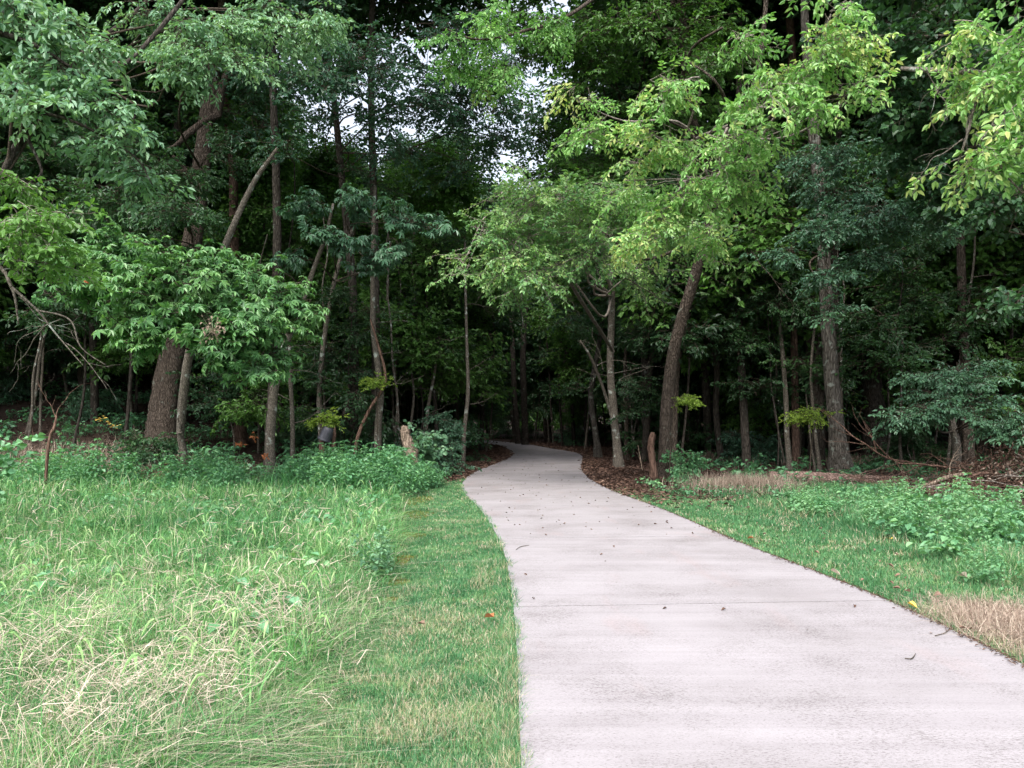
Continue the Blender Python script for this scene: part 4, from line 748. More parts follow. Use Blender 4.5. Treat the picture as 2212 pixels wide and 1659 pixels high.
def ok(x, y, dmin):
    if float(path_dist(x, y)) < 1.9: return False
    return all((x - a) ** 2 + (y - b) ** 2 > dmin * dmin for a, b in spots)
heroes = [(o.location.x, o.location.y) for o in scene.objects if o.type == 'EMPTY' and o.name.startswith(('tree', 'sapling'))]
front = [(-21, 23), (-17, 20.5), (-13, 24), (-8.3, 25.5), (-5.2, 27), (-15, 27), (6.8, 25), (11.4, 27), (13.8, 25.5), (16, 21), (19, 25), (10.5, 28), (14.6, 19), (5.4, 30)]
for (x, y) in front: spots.append((x, y))
tries = 0
while tries < 9000 and len(spots) < 262:
    tries += 1; y = 24 + 54 * gb.rand() ** .8; x = gb.uniform(-1, 1) * (y * .76 + 5); dm = 2.6 + (y - 24) * .045
    if ok(x, y, dm): spots.append((x, y))
for (x, y) in spots:
    k = gb.choice([0, 1, 2, 3, 4, 5]); s = gb.uniform(.85, 1.2); e = x / y
    if y > 24.5 and -.42 < e < .17:          # the canopy is lower and more open along the path
        H = [17, 20, 15, 22, 13, 18][k]; lim = (.25 + .13 * gb.rand()) * y + 1
        if e > .12: lim *= 1.3
        if H * s > lim:
            k = 4 if lim < 13 else k; s = lim / [17, 20, 15, 22, 13, 18][k]
        if s < .55: k = 4; s = max(.55, lim / 13)
    put(protos, k, x, y, s, gb.uniform(0, 6.28), used)

shade_trees = [hero('tree', 'very tall tree added to shade the path, its crown above the view', 'tree', [(0, 0, 0, .13), (.2, 0, 6, .11), (.1, .2, 12, .09), (0, 0, 18, .07), (0, 0, 23, .04)],  # added trees: crowns above the view darken the path and the woods inside
    [((math.cos(a) * r_, math.sin(a) * r_, z), (2.3, 2.3, 1.2), 42) for a, r_, z in [(0, 2.6, 14.8), (1.3, 2.6, 16), (2.6, 2.6, 15), (3.9, 2.6, 16.5), (5.2, 2.6, 15.2), (.6, 1.6, 18.5), (2.7, 1.8, 19.5), (4.8, 1.6, 19), (0, 0, 22), (2, 4, 15.5), (4.4, 4, 15.5), (0, 4.2, 16.5)]],
    'big', 1.3, 'wood', 'dbark', 480, group='added shade trees over the edge of the woods', sides=12, sub=9, lim_r=.05, spread=.45)]
u4 = [False]
for (x, y, s, rz) in [(-15, 20, 1, 0), (-10.75, 24, 1, 5), (-6.35, 20.1, 1, 1), (-3.8, 21.5, 1, 2), (7.0, 23, 1, 3), (10.15, 23.8, 1.05, 4), (15, 20.3, 1, 5), (6.9, 27, 1.1, 2.4), (13.2, 18, 1.0, .6)]:
    put(shade_trees, 0, x, y, s, rz, u4)
def proto_sap(seed, H, nsp, leaf, wid, kind='small', scale=2.0, r=.035, lo=.35, name='sapling', lab='', group=''):
    g = np.random.RandomState(seed); pts = [(0, 0, 0, r)]; x = y = 0
    for t in np.linspace(.2, 1, 5): x += g.normal(0, .12); y += g.normal(0, .12); pts.append((x, y, H * t, r * (1 - .6 * t)))
    P = np.array(pts); cl = []
    for k in range(7):
        z = H * (lo + (1 - lo) * (k + .5) / 7); a = g.uniform(0, 6.28); rad = wid * (1 - .4 * k / 7)
        cl.append(((np.interp(z, P[:, 2], P[:, 0]) + math.cos(a) * rad * .5, np.interp(z, P[:, 2], P[:, 1]) + math.sin(a) * rad * .5, z), (rad * .8, rad * .8, .3), int(nsp / 7)))
    return hero(name, lab, name, pts, cl, kind, scale, leaf, 'dbark' if seed % 2 else 'pale', 500 + seed, group=group, sides=8, sub=8, lim_r=.015, flat=.35)
ls, gs = 'slender understory sapling in the shade of the woods', 'understory saplings'
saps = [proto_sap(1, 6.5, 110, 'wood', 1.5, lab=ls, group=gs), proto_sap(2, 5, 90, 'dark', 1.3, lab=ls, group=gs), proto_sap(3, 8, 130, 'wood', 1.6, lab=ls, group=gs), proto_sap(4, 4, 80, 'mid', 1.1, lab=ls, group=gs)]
us = [False] * 4; n = 0; sp2 = []
while n < 105:
    y = 21 + 42 * gb.rand(); x = gb.uniform(-1, 1) * (y * .72 + 2)
    if float(path_dist(x, y)) < 1.3 or any((x - a) ** 2 + (y - b) ** 2 < 1.7 for a, b in sp2): continue
    sp2.append((x, y)); put(saps, gb.randint(4), x, y, gb.uniform(.75, 1.25), gb.uniform(0, 6.28), us); n += 1
# bare poles
lp, gp = 'thin bare pole of a young tree in the dark woods', 'bare poles in the woods'
poles = []
for sd_ in range(3):
    g = np.random.RandomState(900 + sd_); pts = [(0, 0, 0, .05)]; x = y = 0
    for t in range(1, 8): x += g.normal(0, .12); y += g.normal(0, .12); pts.append((x, y, t * 1.3, .05 - .004 * t))
    poles.append(hero('pole_tree', lp, 'tree', pts, [], '', 1, 'wood', ['pale', 'pale', 'dbark'][sd_], 910 + sd_, group=gp, sides=8, extra=lambda t_, C, g: [branchy(t_, C[int(len(C) * f), :3], [g.normal(0, 1), g.normal(0, 1), .3], 1.1, .012, g, depth=1) for f in (.25, .4, .55, .7, .85)]))
us3 = [False] * 3; n = 0
while n < 150:
    y = 21 + 34 * gb.rand(); x = gb.uniform(-1, 1) * (y * .7 + 1)
    if float(path_dist(x, y)) < 1.0: continue
    put(poles, gb.randint(3), x, y, gb.uniform(.7, 1.3), gb.uniform(0, 6.28), us3).rotation_euler.x = gb.normal(0, .06); n += 1
# shrubs
lb_, gs_ = 'dark leafy shrub on the shaded woodland floor', 'woodland shrubs'
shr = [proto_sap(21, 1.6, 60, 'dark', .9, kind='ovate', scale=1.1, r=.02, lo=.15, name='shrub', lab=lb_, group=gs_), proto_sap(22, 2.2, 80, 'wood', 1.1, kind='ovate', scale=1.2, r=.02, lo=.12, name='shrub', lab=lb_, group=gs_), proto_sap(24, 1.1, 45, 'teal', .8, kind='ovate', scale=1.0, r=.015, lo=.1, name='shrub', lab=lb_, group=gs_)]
us2 = [False] * 3; n = 0
while n < 120:
    y = 22.5 + 36 * gb.rand() ** .9; x = gb.uniform(-1, 1) * (y * .72 + 2)
    if float(path_dist(x, y)) < 1.5 or (y < 30 and abs(x) < 4): continue
    put(shr, gb.randint(3), x, y, gb.uniform(.7, 1.3), gb.uniform(0, 6.28), us2); n += 1
def one_shrub(u, v, d, H, wid, nsp, leaf, lab, kind='ovate', sc=1.0, seed=0, tone=.5):
    b = W(u, v, d); x = b[0]; pts = [(x, d, gz(x, d), .02), (x + .05, d, gz(x, d) + H * .5, .015), (x - .03, d, gz(x, d) + H * .9, .01)]; g = np.random.RandomState(seed); cl = []
    for k in range(6): a = g.uniform(0, 6.28); cl.append(((x + math.cos(a) * wid * .5, d + math.sin(a) * wid * .4, gz(x, d) + H * (.2 + .75 * k / 6)), (wid * .6, wid * .5, H * .18), int(nsp / 6)))
    return hero('shrub', lab, 'shrub', pts, cl, kind, sc, leaf, 'dbark', 600 + seed, sides=6, sub=7, lim_r=.01, tone=tone)
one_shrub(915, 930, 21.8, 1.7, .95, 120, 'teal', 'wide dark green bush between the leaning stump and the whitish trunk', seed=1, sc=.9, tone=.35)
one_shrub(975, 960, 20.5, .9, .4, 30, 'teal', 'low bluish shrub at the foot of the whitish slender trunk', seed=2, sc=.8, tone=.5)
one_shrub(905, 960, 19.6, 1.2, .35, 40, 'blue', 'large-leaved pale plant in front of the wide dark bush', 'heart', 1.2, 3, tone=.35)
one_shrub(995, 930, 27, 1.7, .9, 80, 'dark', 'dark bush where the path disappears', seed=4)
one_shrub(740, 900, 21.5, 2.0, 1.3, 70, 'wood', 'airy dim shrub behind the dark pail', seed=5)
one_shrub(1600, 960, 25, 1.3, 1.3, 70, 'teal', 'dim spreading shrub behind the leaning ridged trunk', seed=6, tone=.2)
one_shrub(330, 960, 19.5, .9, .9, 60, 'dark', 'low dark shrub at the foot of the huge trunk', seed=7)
one_shrub(-22, 960, 12, 1.35, .4, 9, 'weed', 'leafy stem rising at the picture edge beside the grass', 'heart', 1.1, 8)
one_shrub(1480, 1010, 19.5, .75, .3, 22, 'weed', 'small green shrub beside the foot of the leaning ridged trunk', 'heart', .8, 9)
# far side of the woods, one mass
fg = Geo(); n = 5200; a = gb.uniform(-.92, .92, n); rr = gb.uniform(88, 112, n); x = np.sin(a) * rr; y = np.cos(a) * rr; z = terrain(x, y) + gb.rand(n) ** .8 * (11 + 7 * vnoise(x, y, 6, 3) - 4 * np.exp(-((a + .08) / .2) ** 2))
place(fg, 'big', np.stack([x, y, z], 1), gb.normal(0, 1, (n, 3)), np.array([0, 0, 1.]) + gb.normal(0, .5, (n, 3)), gb.uniform(2.2, 3.4, n), .5 + gb.normal(0, .15, n), gb)
tag(link('far_woods', fg.mesh('far_woods', [M['mid'], M['dbark']])), 'distant mass of trees closing the view behind the woods', 'woods', kind='stuff')

# ------------------------------------------------------------------ weeds
def proto_weed(seed, rad, H, ns, leaf, name='weed_plant', kind='weed', sc=1.0):
    g = np.random.RandomState(seed); me = Geo(); a = g.uniform(0, 6.28, ns); r = rad * g.uniform(0, 1, ns) ** .6; pos = np.stack([np.cos(a) * r, np.sin(a) * r, -.02 - .18 * (r / rad) ** 2 * H], 1)
    place(me, kind, pos, np.stack([np.cos(a), np.sin(a), a * 0], 1), np.stack([np.cos(a) * r * .5, np.sin(a) * r * .5, np.ones(ns)], 1), H * g.uniform(.7, 1.1, ns), .5 + g.normal(0, .13, ns), g)
    v, q = prism(np.tile([0, 0, -.06], (ns, 1)), pos, .01, .008); me.add(v, q, .3, 1)
    return me.mesh('weed_plant', [M[leaf], M[leaf]])
wm = [proto_weed(i, .42, .95, 20, 'weed') for i in range(5)] + [proto_weed(10 + i, .3, .55, 10, 'weed') for i in range(3)]
def proto_low(seed, leaf):
    g = np.random.RandomState(seed); me = Geo(); ns = 6; a = g.uniform(0, 6.28, ns); rr = .16 * g.uniform(0, 1, ns); pos = np.stack([np.cos(a) * rr, np.sin(a) * rr, g.uniform(-.03, .1, ns)], 1)
    place(me, 'creep', pos, np.stack([np.cos(a), np.sin(a), a * 0], 1), np.stack([np.cos(a) * .35, np.sin(a) * .35, np.ones(ns)], 1), g.uniform(.8, 1.25, ns), .5 + g.normal(0, .15, ns), g)
    place(me, 'weed', pos[:3], np.tile([1., 0, 0], (3, 1)), np.tile([0, 0, 1.], (3, 1)), g.uniform(.4, .62, 3), np.full(3, .6), g)
    v, q = prism(np.tile([0, 0, -.06], (ns, 1)), pos, .01, .008); me.add(v, q, .3, 1); return me.mesh('weed_plant', [M[leaf], M[leaf]])
wv = [proto_low(70 + i, 'weed2' if i % 2 else 'weed') for i in range(5)]
gw = np.random.RandomState(55); wl_ = 'leafy green weed in the dense bank along the edge of the woods'; wg = 'weeds in the bank at the woods edge'
def weed(x, y, s, lab, group=None, k=None, mesh=None):
    o = link('weed_plant', mesh or wm[gw.randint(8) if k is None else k], None, (x, y, gz(x, y))); o.rotation_euler = (0, 0, gw.uniform(0, 6.28)); o.scale = (s, s, s * gw.uniform(.85, 1.1)); return tag(o, lab, 'weed', group)
# the bank: tall from the pail to the lawn corner, gaps to its left
for k in range(175):
    y = gw.uniform(14.6, 18.2); u = 640 + 300 * gw.rand() ** .9 if k < 115 else gw.uniform(0, 660); x = W(u, 1000, y)[0]
    if x > bx(y) + .35 + .25 * (y - 16): continue
    s = gw.uniform(.6, 1.02) if k < 115 else gw.uniform(.4, .9)
    if 250 < u < 400 and gw.rand() < .75: continue
    weed(x, y, s * (.8 if u > 870 else 1), wl_, wg)
lone = proto_weed(91, .16, .52, 11, 'blue')
for (u, d, s, k, lab) in [(490, 16.2, 1.0, 0, 'conical bushy weed below the mottled trunk'), (425, 16.6, .75, 2, 'round light green weed beside the red mound'), (200, 15.8, 1.05, 1, 'bushy weed clump under the yellow flowers'), (110, 15.5, .95, 3, 'wide weed clump by the bare reddish stems'), (700, 16.5, 1.15, 4, 'tall leafy weed directly under the dark pail'),
        (825, 7.5, 1.1, -1, 'lone blue-green weed at the border of tall grass and mown strip'), (430, 3.75, .33, 5, 'broad-leaved weed low in the grass at the bottom')]:
    x = W(u, 1000, d)[0]; weed(x, d, s, lab, None, 0 if k < 0 else k, lone if k < 0 else None)
wb = [proto_weed(30 + i, .42, .62, 14, 'weed2') for i in range(3)]
for (u, v, s, lab) in [(2140, 1180, 1.15, 'large pale weed clump in front of the brush pile'), (2085, 1110, 1.0, 'bushy weed beside the large clump near the brush pile'), (1960, 1090, 1.0, 'upright bright weed standing before the log end'), (1970, 1150, .9, 'spreading weed below the upright bright one'), (2155, 1270, .7, 'small heart-leaved weed above the brown dead grass'),
        (1700, 1082, .38, 'low weed in front of the near end of the log'), (1800, 1080, .38, 'low weed in front of the middle of the log'), (1840, 1105, .45, 'small weed growing out of the long verge grass'), (1470, 1045, .6, 'weed at the foot of the reddish snag'), (1770, 1110, .45, 'lime green weed at the edge of the mown verge'),
        (1895, 1135, .7, 'leafy weed between the verge grass and the brush pile'), (2050, 1215, .6, 'weed low in the verge below the large pale clump'), (2200, 1130, 1.0, 'weed at the side of the photo by the brush pile')]:
    p = G(u, v); weed(p[0], p[1], s if s > .65 else s * 1.7, lab, None, None, wb[gw.randint(3)] if s > .65 else wv[gw.randint(5)])
n = 0
for k in range(38):
    u_ = gw.uniform(1680, 2230); low_ = u_ < 1940; p = G(u_, gw.uniform(1092 if low_ else 1078, 1100 + (u_ - 1680) * .24)); weed(p[0], p[1], gw.uniform(.5, .8) if low_ else gw.uniform(.6, 1.3), 'low weed scattered over the rough verge before the brush pile', 'weeds scattered on the verge', None, wv[gw.randint(5)])
# yellow-flowered plant
p = (W(212, 1000, 17.2)[0], 17.2); z0 = gz(*p); fl = Geo(); fr = thing('flowering_weed', 'tall thin weed with small yellow flowers against the dark', 'flower', (*p, z0))
g = np.random.RandomState(4); st = Geo()
for k in range(5):
    e = np.array([p[0] + g.normal(0, .14), p[1], z0 + g.uniform(1.15, 1.4)]); tube(st, [(p[0], p[1], z0), (p[0] + g.normal(0, .05), p[1], z0 + .7), e], [.008, .006, .003], sides=4, n=5, mat=0, seed=k)
    for j in range(5):
        c = e + g.normal(0, .05, 3); a = np.arange(6) * 1.05; v, q = leaves(np.tile(c, (6, 1)), np.stack([np.cos(a), np.sin(a) , .2 + 0 * a], 1), np.tile([0, -.5, 1.], (6, 1)), .03, .016); fl.add(v, q, .6, 0)
    place(st, 'small', np.array([e * .3 + np.array([*p, z0]) * .7, e * .6 + np.array([*p, z0]) * .4]), g.normal(0, 1, (2, 3)), np.array([[0, 0, 1.]] * 2), .45, .5, g)
link('stems', st.mesh('stems', [M['dtwig'], M['weed']], False, (*p, z0)), fr); link('blossoms', fl.mesh('blossoms', [M['yleaf']], False, (*p, z0)), fr)
# tall broad grass tuft
tt = Geo(); p = (W(618, 1000, 14.4)[0], 14.4); n = 40; g = np.random.RandomState(6); blades(tt, p[0] + g.normal(0, .12, n), p[1] + g.normal(0, .1, n), g.uniform(.5, .95, n), g.uniform(.018, .03, n), g.uniform(.2, .5, n), g, lean=.3, seg=6)
tag(link('grass_tuft', tt.mesh('grass_tuft', [M['grass']])), 'tall broad-bladed grass tuft in front of the weed bank', 'grass')

# ------------------------------------------------------------------ stumps, snags, log, brush, pail, boulder, mound
def wood_thing(name, label, cat, P, rad, mat, seed, sides=12, rough=.08, extra=None, n=8):
    g_ = Geo(); P = np.array(P, float); o = P[0].copy(); tube(g_, P, rad, sides=sides, n=n, rough=rough, mat=0, seed=seed)
    if extra: extra(g_, np.random.RandomState(seed))
    for k in range(len(g_.m)): g_.m[k] = np.zeros(len(g_.m[k]), np.int32)
    return tag(link(name, g_.mesh(name, [M[mat]], True, o), None, tuple(o)), label, cat)
b = G(1414, 1036)
wood_thing('snag', 'reddish rounded dead snag leaning on the ridged trunk', 'snag', [(*(b - [0, 0, .1]),), W(1410, 1000, b[1]), W(1406, 965, b[1]), W(1410, 940, b[1]), W(1412, 934, b[1])], [.12, .09, .085, .075, .03], 'redwood', 1, rough=.07)
b = (W(888, 1000, 18.6)[0], 18.6); wood_thing('tree_stump', 'short split grey stump tilted out of the weed bank', 'stump', [(b[0], b[1], -.05), W(884, 975, 18.6), W(876, 945, 18.6), W(873, 928, 18.6), W(869, 920, 18.6)], [.2, .15, .12, .1, .03], 'greywood', 2, rough=.12)
wood_thing('vine_stem', 'twisted bare reddish stem curling round the spotted upright trunk', 'vine', [(W(768, 1000, 19.6)[0], 19.6, 0), W(770, 955, 19.6), W(795, 890, 19.7), W(828, 836, 19.8), W(831, 800, 19.85), W(815, 740, 19.8), W(800, 690, 19.9)], [.05, .045, .04, .04, .035, .03, .02], 'redwood', 3, sides=8)
wood_thing('snag', 'orange-brown broken sapling stem right beside the dark pail', 'snag', [(W(722, 1000, 18.3)[0], 18.3, 0), W(720, 960, 18.3), W(722, 935, 18.3), W(724, 922, 18.3)], [.05, .045, .04, .01], 'redwood', 4, sides=8, rough=.15)
wood_thing('snag', 'thin reddish dead stem with forked tips by the wide weed clump', 'snag', [(W(98, 1000, 14.8)[0], 14.8, 0), W(105, 960, 14.8), W(118, 920, 14.8), W(122, 898, 14.8)], [.03, .028, .03, .012], 'redwood', 5, sides=8,
           extra=lambda g_, r_: (branchy(g_, W(120, 900, 14.8), [-.5, 0, .7], .8, .01, r_, 1), branchy(g_, W(121, 898, 14.8), [.3, 0, .9], .9, .01, r_, 1), branchy(g_, W(104, 960, 14.8), [-.8, 0, .5], .7, .008, r_, 1)))
g_ = G(1340, 1000)
wood_thing('bare_stem', 'thin bare shoot left of the reddish snag', 'stem', [(*G(1388, 1018),), W(1384, 995, G(1388, 1018)[1]), W(1378, 962, G(1388, 1018)[1])], [.02, .016, .008], 'greywood', 6, sides=6, extra=lambda g_, r_: branchy(g_, W(1384, 995, G(1388, 1018)[1]), [-.3, 0, .6], .35, .008, r_, 0))
a, b = G(1672, 1045), G(1925, 1050)
M['logbark'] = barkmat('log_bark', (.18, .12, .1), (.45, .31, .26), None, .5, 1, .7, 12)
def log_extra(g_, r_):
    for s in (0, 1): branchy(g_, a + (b - a) * (.55 + .3 * s) + [0, 0, .1], [.7, -.5, .35], 1.6, .022, r_, 1)
a[1] += .4; b[1] += .2
wood_thing('fallen_log', 'reddish brown log lying across the ground before the broad grey trunk', 'log', [a + [0, 0, .12], a + (b - a) * .3 + [0, 0, .13], a + (b - a) * .6 + [0, .05, .11], b + [0, 0, .08], b + (b - a) * .5 + [0, 0, .05]], [.12, .135, .13, .12, .1], 'logbark', 7, sides=14, extra=log_extra, n=14)
# brush pile: every larger branch separate, small stuff one mass
gp_ = np.random.RandomState(12); c0 = G(2130, 1062)
for k in range(16):
    s_ = Geo(); y0 = c0[1] + gp_.uniform(-1.2, 1.3); x0 = c0[0] + gp_.uniform(-2.6, 2.2); L = gp_.uniform(1.2, 3); zz = .1 + gp_.rand() * .45 * (x0 > c0[0] - 1)
    branchy(s_, (0, 0, 0), [gp_.choice([-1, 1]) * 1., gp_.normal(0, .35), gp_.uniform(-.05, .28)], L, gp_.uniform(.018, .04), gp_, 2, .02, .12, 0, .5)
    for j in range(len(s_.m)): s_.m[j] = np.zeros(len(s_.m[j]), np.int32)
    o = link('fallen_branch', s_.mesh('fallen_branch', [M['twig'] if k % 3 == 0 else M['redwood']], True), None, (x0, y0, gz(x0, y0) + zz)); tag(o, 'dead branch tangled in the brush pile at the side of the verge', 'branch', 'dead branches in the brush pile')
o_ = G(1985, 1062)
wood_thing('fallen_branch', 'long pale forked branch sticking out of the brush pile towards the log', 'branch', [o_ + [-.1, 0, .1], W(2010, 1045, o_[1] + .1), W(2050, 1030, o_[1] + .2), W(2120, 1022, o_[1] + .4), W(2200, 1030, o_[1] + .6)], [.02, .035, .045, .04, .03], 'greywood', 13, sides=8, extra=lambda g_, r_: (branchy(g_, W(2050, 1032, o_[1] + .2), [.2, 0, .6], .8, .015, r_, 2), branchy(g_, W(2010, 1046, o_[1] + .1), [.9, -.2, -.1], 1.4, .02, r_, 1)))
br = Geo(); n = 700
for k in range(n):
    t = gp_.rand(); x0 = c0[0] - 2 + 5 * t + gp_.normal(0, .3); y0 = c0[1] + gp_.normal(0, .8); h = 1.35 * sm((x0 - c0[0] + 1.2) / 2.2) * math.exp(-((y0 - c0[1] - .2) / 1.1) ** 2)
    p = np.array([x0, y0, gz(x0, y0) + .03 + gp_.rand() * h]); d = unit(np.array([gp_.normal(0, 1), gp_.normal(0, .6), gp_.normal(0, .3)])); pts = [p]
    for j in range(4): d = unit(d + gp_.normal(0, .25, 3)); pts.append(pts[-1] + d * gp_.uniform(.1, .22))
    tube(br, pts, np.linspace(gp_.uniform(.006, .014), .003, 5), sides=4, n=1, rough=.05, mat=1, seed=k)
nl = 2600; t = gp_.rand(nl); x0 = c0[0] - 1.5 + 5 * t; y0 = c0[1] + gp_.normal(0, .7, nl); h = 1.3 * sm((x0 - c0[0] + 1.2) / 2.2) * np.exp(-((y0 - c0[1] - .2) / 1.1) ** 2) + .04
v, q = leaves(np.stack([x0, y0, terrain(x0, y0) + gp_.rand(nl) * h], 1), gp_.normal(0, 1, (nl, 3)), unit(gp_.normal(0, .6, (nl, 3)) + [0, 0, 1]), gp_.uniform(.05, .1, nl), .04, .5, .5); br.add(v, q, np.repeat(gp_.rand(nl), 6), 0)
tag(link('brush_pile', br.mesh('brush_pile', [M['litter'], M['redwood']])), 'tangled heap of thin reddish twigs and dead leaves', 'brush pile', kind='stuff')
# dark pail upside down on a pinkish stump
def lathe(geo, prof, sides=28, mat=0):
    th = np.linspace(0, 2 * np.pi, sides, endpoint=False); V = np.array([[r * math.cos(t), r * math.sin(t), z] for r, z in prof for t in th]); q = [[i * sides + j, i * sides + (j + 1) % sides, (i + 1) * sides + (j + 1) % sides, (i + 1) * sides + j] for i in range(len(prof) - 1) for j in range(sides)]
    geo.add(V, q, .5, mat)
mp_ = flatmat('dark_plastic', [(.3, (.035, .036, .045)), (.7, (.06, .06, .075))], .45, 20, .5, .05)
pb = W(704, 940, 18.1); pe = thing('pail', 'dark upside-down plastic pail on a post above the weeds', 'pail', tuple(pb)); pe.rotation_euler = (0, R(22), 0)
pgk = Geo(); lathe(pgk, [(.001, .19), (.115, .19), (.122, .183), (.128, .1), (.138, 0), (.143, -.1), (.147, -.115), (.134, -.115), (.13, 0), (.12, .1), (.11, .175), (.001, .178)])
link('body', pgk.mesh('body', [mp_], True), pe); rg = Geo(); lathe(rg, [(.145, -.095), (.156, -.1), (.158, -.13), (.15, -.14), (.138, -.137), (.137, -.118)]); link('rim', rg.mesh('rim', [mp_], True), pe)
hg = Geo(); th = np.linspace(-.1, math.pi + .1, 14); tube(hg, [(-.16 * math.cos(t), -.02, -.09 + .02 - .2 * 0 + .3 * math.sin(t)) for t in th], [.004] * 14, sides=6, n=2, rough=0, mat=0); link('handle', hg.mesh('handle', [mp_], True), pe)
wood_thing('post', 'short pinkish cut post under the dark pail', 'post', [(pb[0] - .12, 18.1, -.02), tuple(pb + [-.09, 0, -.3]), tuple(pb + [-.03, 0, -.1]), tuple(pb + [.03, 0, .08])], [.07, .065, .062, .06], 'redwood', 15)
# boulder in the shade and mound of needles
bm_ = Geo(); th = np.linspace(0, 2 * np.pi, 32, endpoint=False); gr = np.random.RandomState(3); ph = np.linspace(0, np.pi / 2, 12)
V = []
for p_ in ph:
    for t in th: V.append([1.25 * math.cos(t) * math.cos(p_) * (1 + .08 * math.sin(3 * t + 1)), .9 * math.sin(t) * math.cos(p_), 1.0 * math.sin(p_) ** .8 * (1 + .07 * math.sin(2 * t)) - .05])
V = np.array(V) + gr.normal(0, .012, (len(V), 3)); q = [[i * 32 + j, i * 32 + (j + 1) % 32, (i + 1) * 32 + (j + 1) % 32, (i + 1) * 32 + j] for i in range(11) for j in range(32)]; bm_.add(V, q, .5, 0)
mrock = flatmat('grey_rock', [(.3, (.13, .12, .125)), (.7, (.25, .23, .24))], .9, 3, .2, .6)
x = W(800, 930, 31)[0]; tag(link('boulder', bm_.mesh('boulder', [mrock], True), None, (x, 31, gz(x, 31) + .2)), 'smooth grey boulder dim among trunks behind the twisted stem', 'boulder')
md = Geo(); gm = np.random.RandomState(9); n = 2600; a = gm.uniform(0, 6.28, n); r_ = np.sqrt(gm.rand(n)); x = r_ * .95 * np.cos(a); y = r_ * .6 * np.sin(a); z = .5 * (1 - r_ ** 2) ** .8 + gm.uniform(-.02, .02, n)
d = np.stack([gm.normal(0, 1, n), gm.normal(0, .6, n), gm.normal(-.1, .25, n)], 1); v, q = leaves(np.stack([x, y, z], 1), d, np.tile([0, -.3, 1.], (n, 1)), gm.uniform(.1, .22, n), .012); md.add(v, q, np.repeat(gm.rand(n) * .7, 6), 0)
lathe(md, [(.9, -.05), (.8, .12), (.6, .28), (.35, .4), (.01, .46)], 24); 
x = W(378, 1020, 16.9)[0]; mo = tag(link('mound', md.mesh('mound', [M['litter']]), None, (x, 16.9, gz(x, 16.9) - .02)), 'low rounded mound of red-brown pine straw beside the split sapling', 'mound')
# dead hanging leaves and nest
for (u, v, d, lab) in [(459, 715, 13.2, 'pale web-like nest of dead leaves in the hand-shaped foliage'), (180, 607, 13.4, 'single orange dead leaf caught in the foliage near the side'), (519, 960, 17.6, 'rust coloured dead sprig hanging in the shade behind the weeds'), (549, 944, 17.6, 'higher of two rust sprigs beside the crooked mottled trunk'), (573, 985, 17.6, 'rust sprig at the foot of the crooked mottled trunk'), (1608, 470, 13.5, 'single orange leaf low on the bright crown')]:
    dgk = Geo(); k = 40 if 'nest' in lab else (1 if 'single' in lab else 9); gd = np.random.RandomState(int(u)); spread = .1 if k == 40 else (.045 if k == 9 else .0)
    c = W(u, v, d); pos = gd.normal(0, 1, (k, 3)) * [spread, spread * .6, spread]; v_, q_ = leaves(pos, gd.normal(0, .6, (k, 3)) + [0, 0, -.6], unit(gd.normal(0, .5, (k, 3)) + [0, -1, .3]), .09 if k < 40 else .06, .04, .3, .4); dgk.add(v_, q_, .5, 0)
    if k > 1: v_, q_ = prism(np.zeros((k, 3)), pos, .003, .002); dgk.add(v_, q_, .5, 0)
    tag(link('nest' if k == 40 else 'dead_leaf', dgk.mesh('dead_leaf', [M['straw'] if k == 40 else M['rust']]), None, tuple(c)), lab, 'nest' if k == 40 else 'leaf')
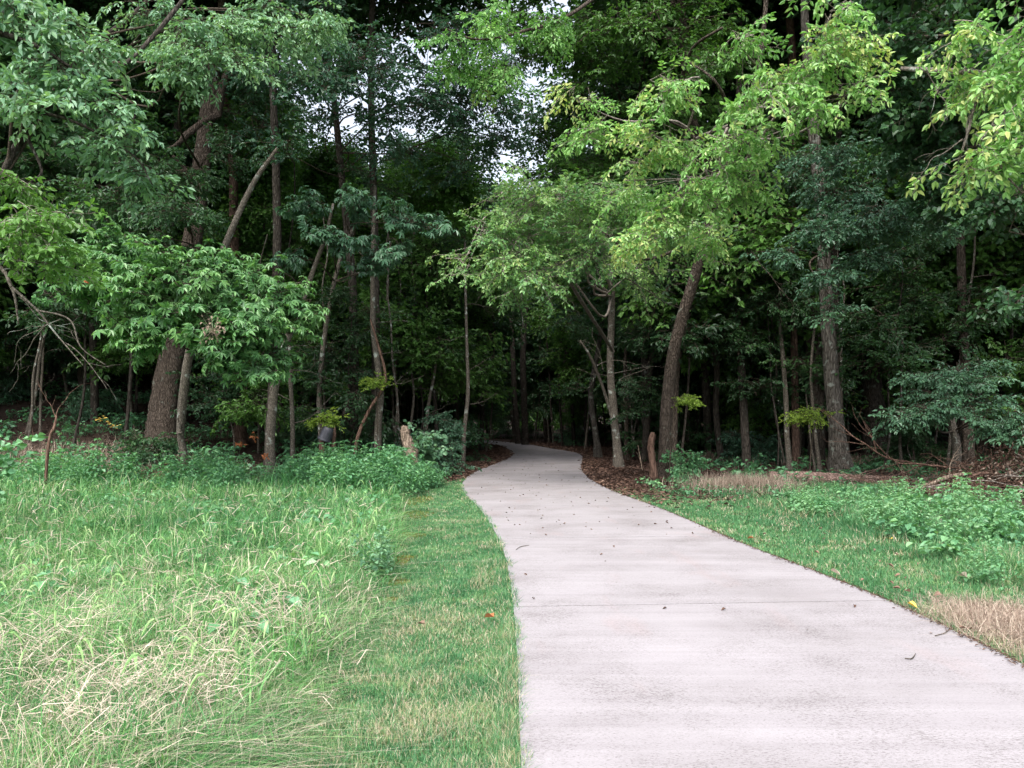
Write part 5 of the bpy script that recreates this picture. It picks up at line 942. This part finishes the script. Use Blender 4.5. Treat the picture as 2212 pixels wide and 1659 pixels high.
# ------------------------------------------------------------------ leaves and sticks lying on path and verge
gl = np.random.RandomState(66)
def leafmesh(mat, ln, wd, k):
    g_ = Geo(); v, q = leaves([[0, 0, .006]], [[1, 0, .12]], [[0, .2 * (k - 1), 1.]], ln, wd, .35, .3); g_.add(v - [ln / 2, 0, 0], q, .15 + .3 * k, 0); return g_.mesh('fallen_leaf', [M[mat]])
LM = [leafmesh('litter', .055, .032, k) for k in range(3)]
def fallen(x, y, z, me, s, lab, group=None):
    o = link('fallen_leaf', me, None, (x, y, z)); o.rotation_euler = (gl.normal(0, .15), gl.normal(0, .15), gl.uniform(0, 6.28)); o.scale = (s, s, s); return tag(o, lab, 'leaf', group)
n = 0
while n < 190:
    y = 10 * (34 / 10) ** gl.rand() if n > 8 else gl.uniform(4.5, 9); x = gl.uniform(-2, 3.4)
    if float(path_dist(x, y)) > -.08: continue
    fallen(x, y, .04, LM[gl.randint(3)], gl.uniform(.35, .9), 'small brown fallen leaf lying on the concrete path', 'fallen leaves scattered on the path'); n += 1
for k in range(26):
    y = gl.uniform(5.5, 12); x = float(pr(y)) + gl.uniform(.05, .5 + .1 * y); fallen(x, y, .05, LM[2], gl.uniform(.8, 1.3), 'tan fallen leaf lying in the mown verge beyond the path', 'fallen leaves in the verge')
YM = leafmesh('yleaf', .09, .06, 1); RM = leafmesh('rust', .09, .055, 1); SM_ = leafmesh('straw', .09, .05, 2)
for (u, v, me, s, z, lab) in [(1971, 1329, YM, .9, .06, 'bright yellow leaf at the edge of the path by the joint'), (1057, 1356, RM, 1.1, .07, 'orange-tan leaf on the mown strip beside the joint'), (910, 1372, LM[2], 1.3, .07, 'brown curled leaf where tall grass meets the mown strip'), (1805, 1254, SM_, 1.2, .06, 'pale tan leaf at the path edge above the yellow one'), (1622, 1172, RM, .9, .05, 'orange leaf at the path edge below the mown verge'), (2080, 1262, SM_, 1.6, .07, 'long pale leaf on the verge above the dead grass'), (1925, 1178, YM, .8, .07, 'yellow leaf lying far up the mown verge'), (1325, 1190, LM[1], .9, .042, 'dark curled leaf alone in the middle of the slab'), (1152, 1307, LM[0], .7, .042, 'tiny dark leaf on the slab near the joint')]:
    p = G(u, v); fallen(p[0], p[1], z, me, s, lab)
for (pts, lab) in [([(1115, 1197), (1125, 1191), (1143, 1186)], 'thin curved stick near the edge of the second slab'), ([(2020, 1391), (2045, 1386), (2056, 1365)], 'thin bent twig at the path edge by the brown dead grass'), ([(1955, 1446), (1970, 1438), (1978, 1430)], 'short dark twig on the slab near the bent one')]:
    P = [G(*a) * [1, 1, 0] + [0, 0, .042] for a in pts]; wood_thing('stick', lab, 'stick', P, [.003, .004, .002], 'dtwig', 5, sides=4, n=5)
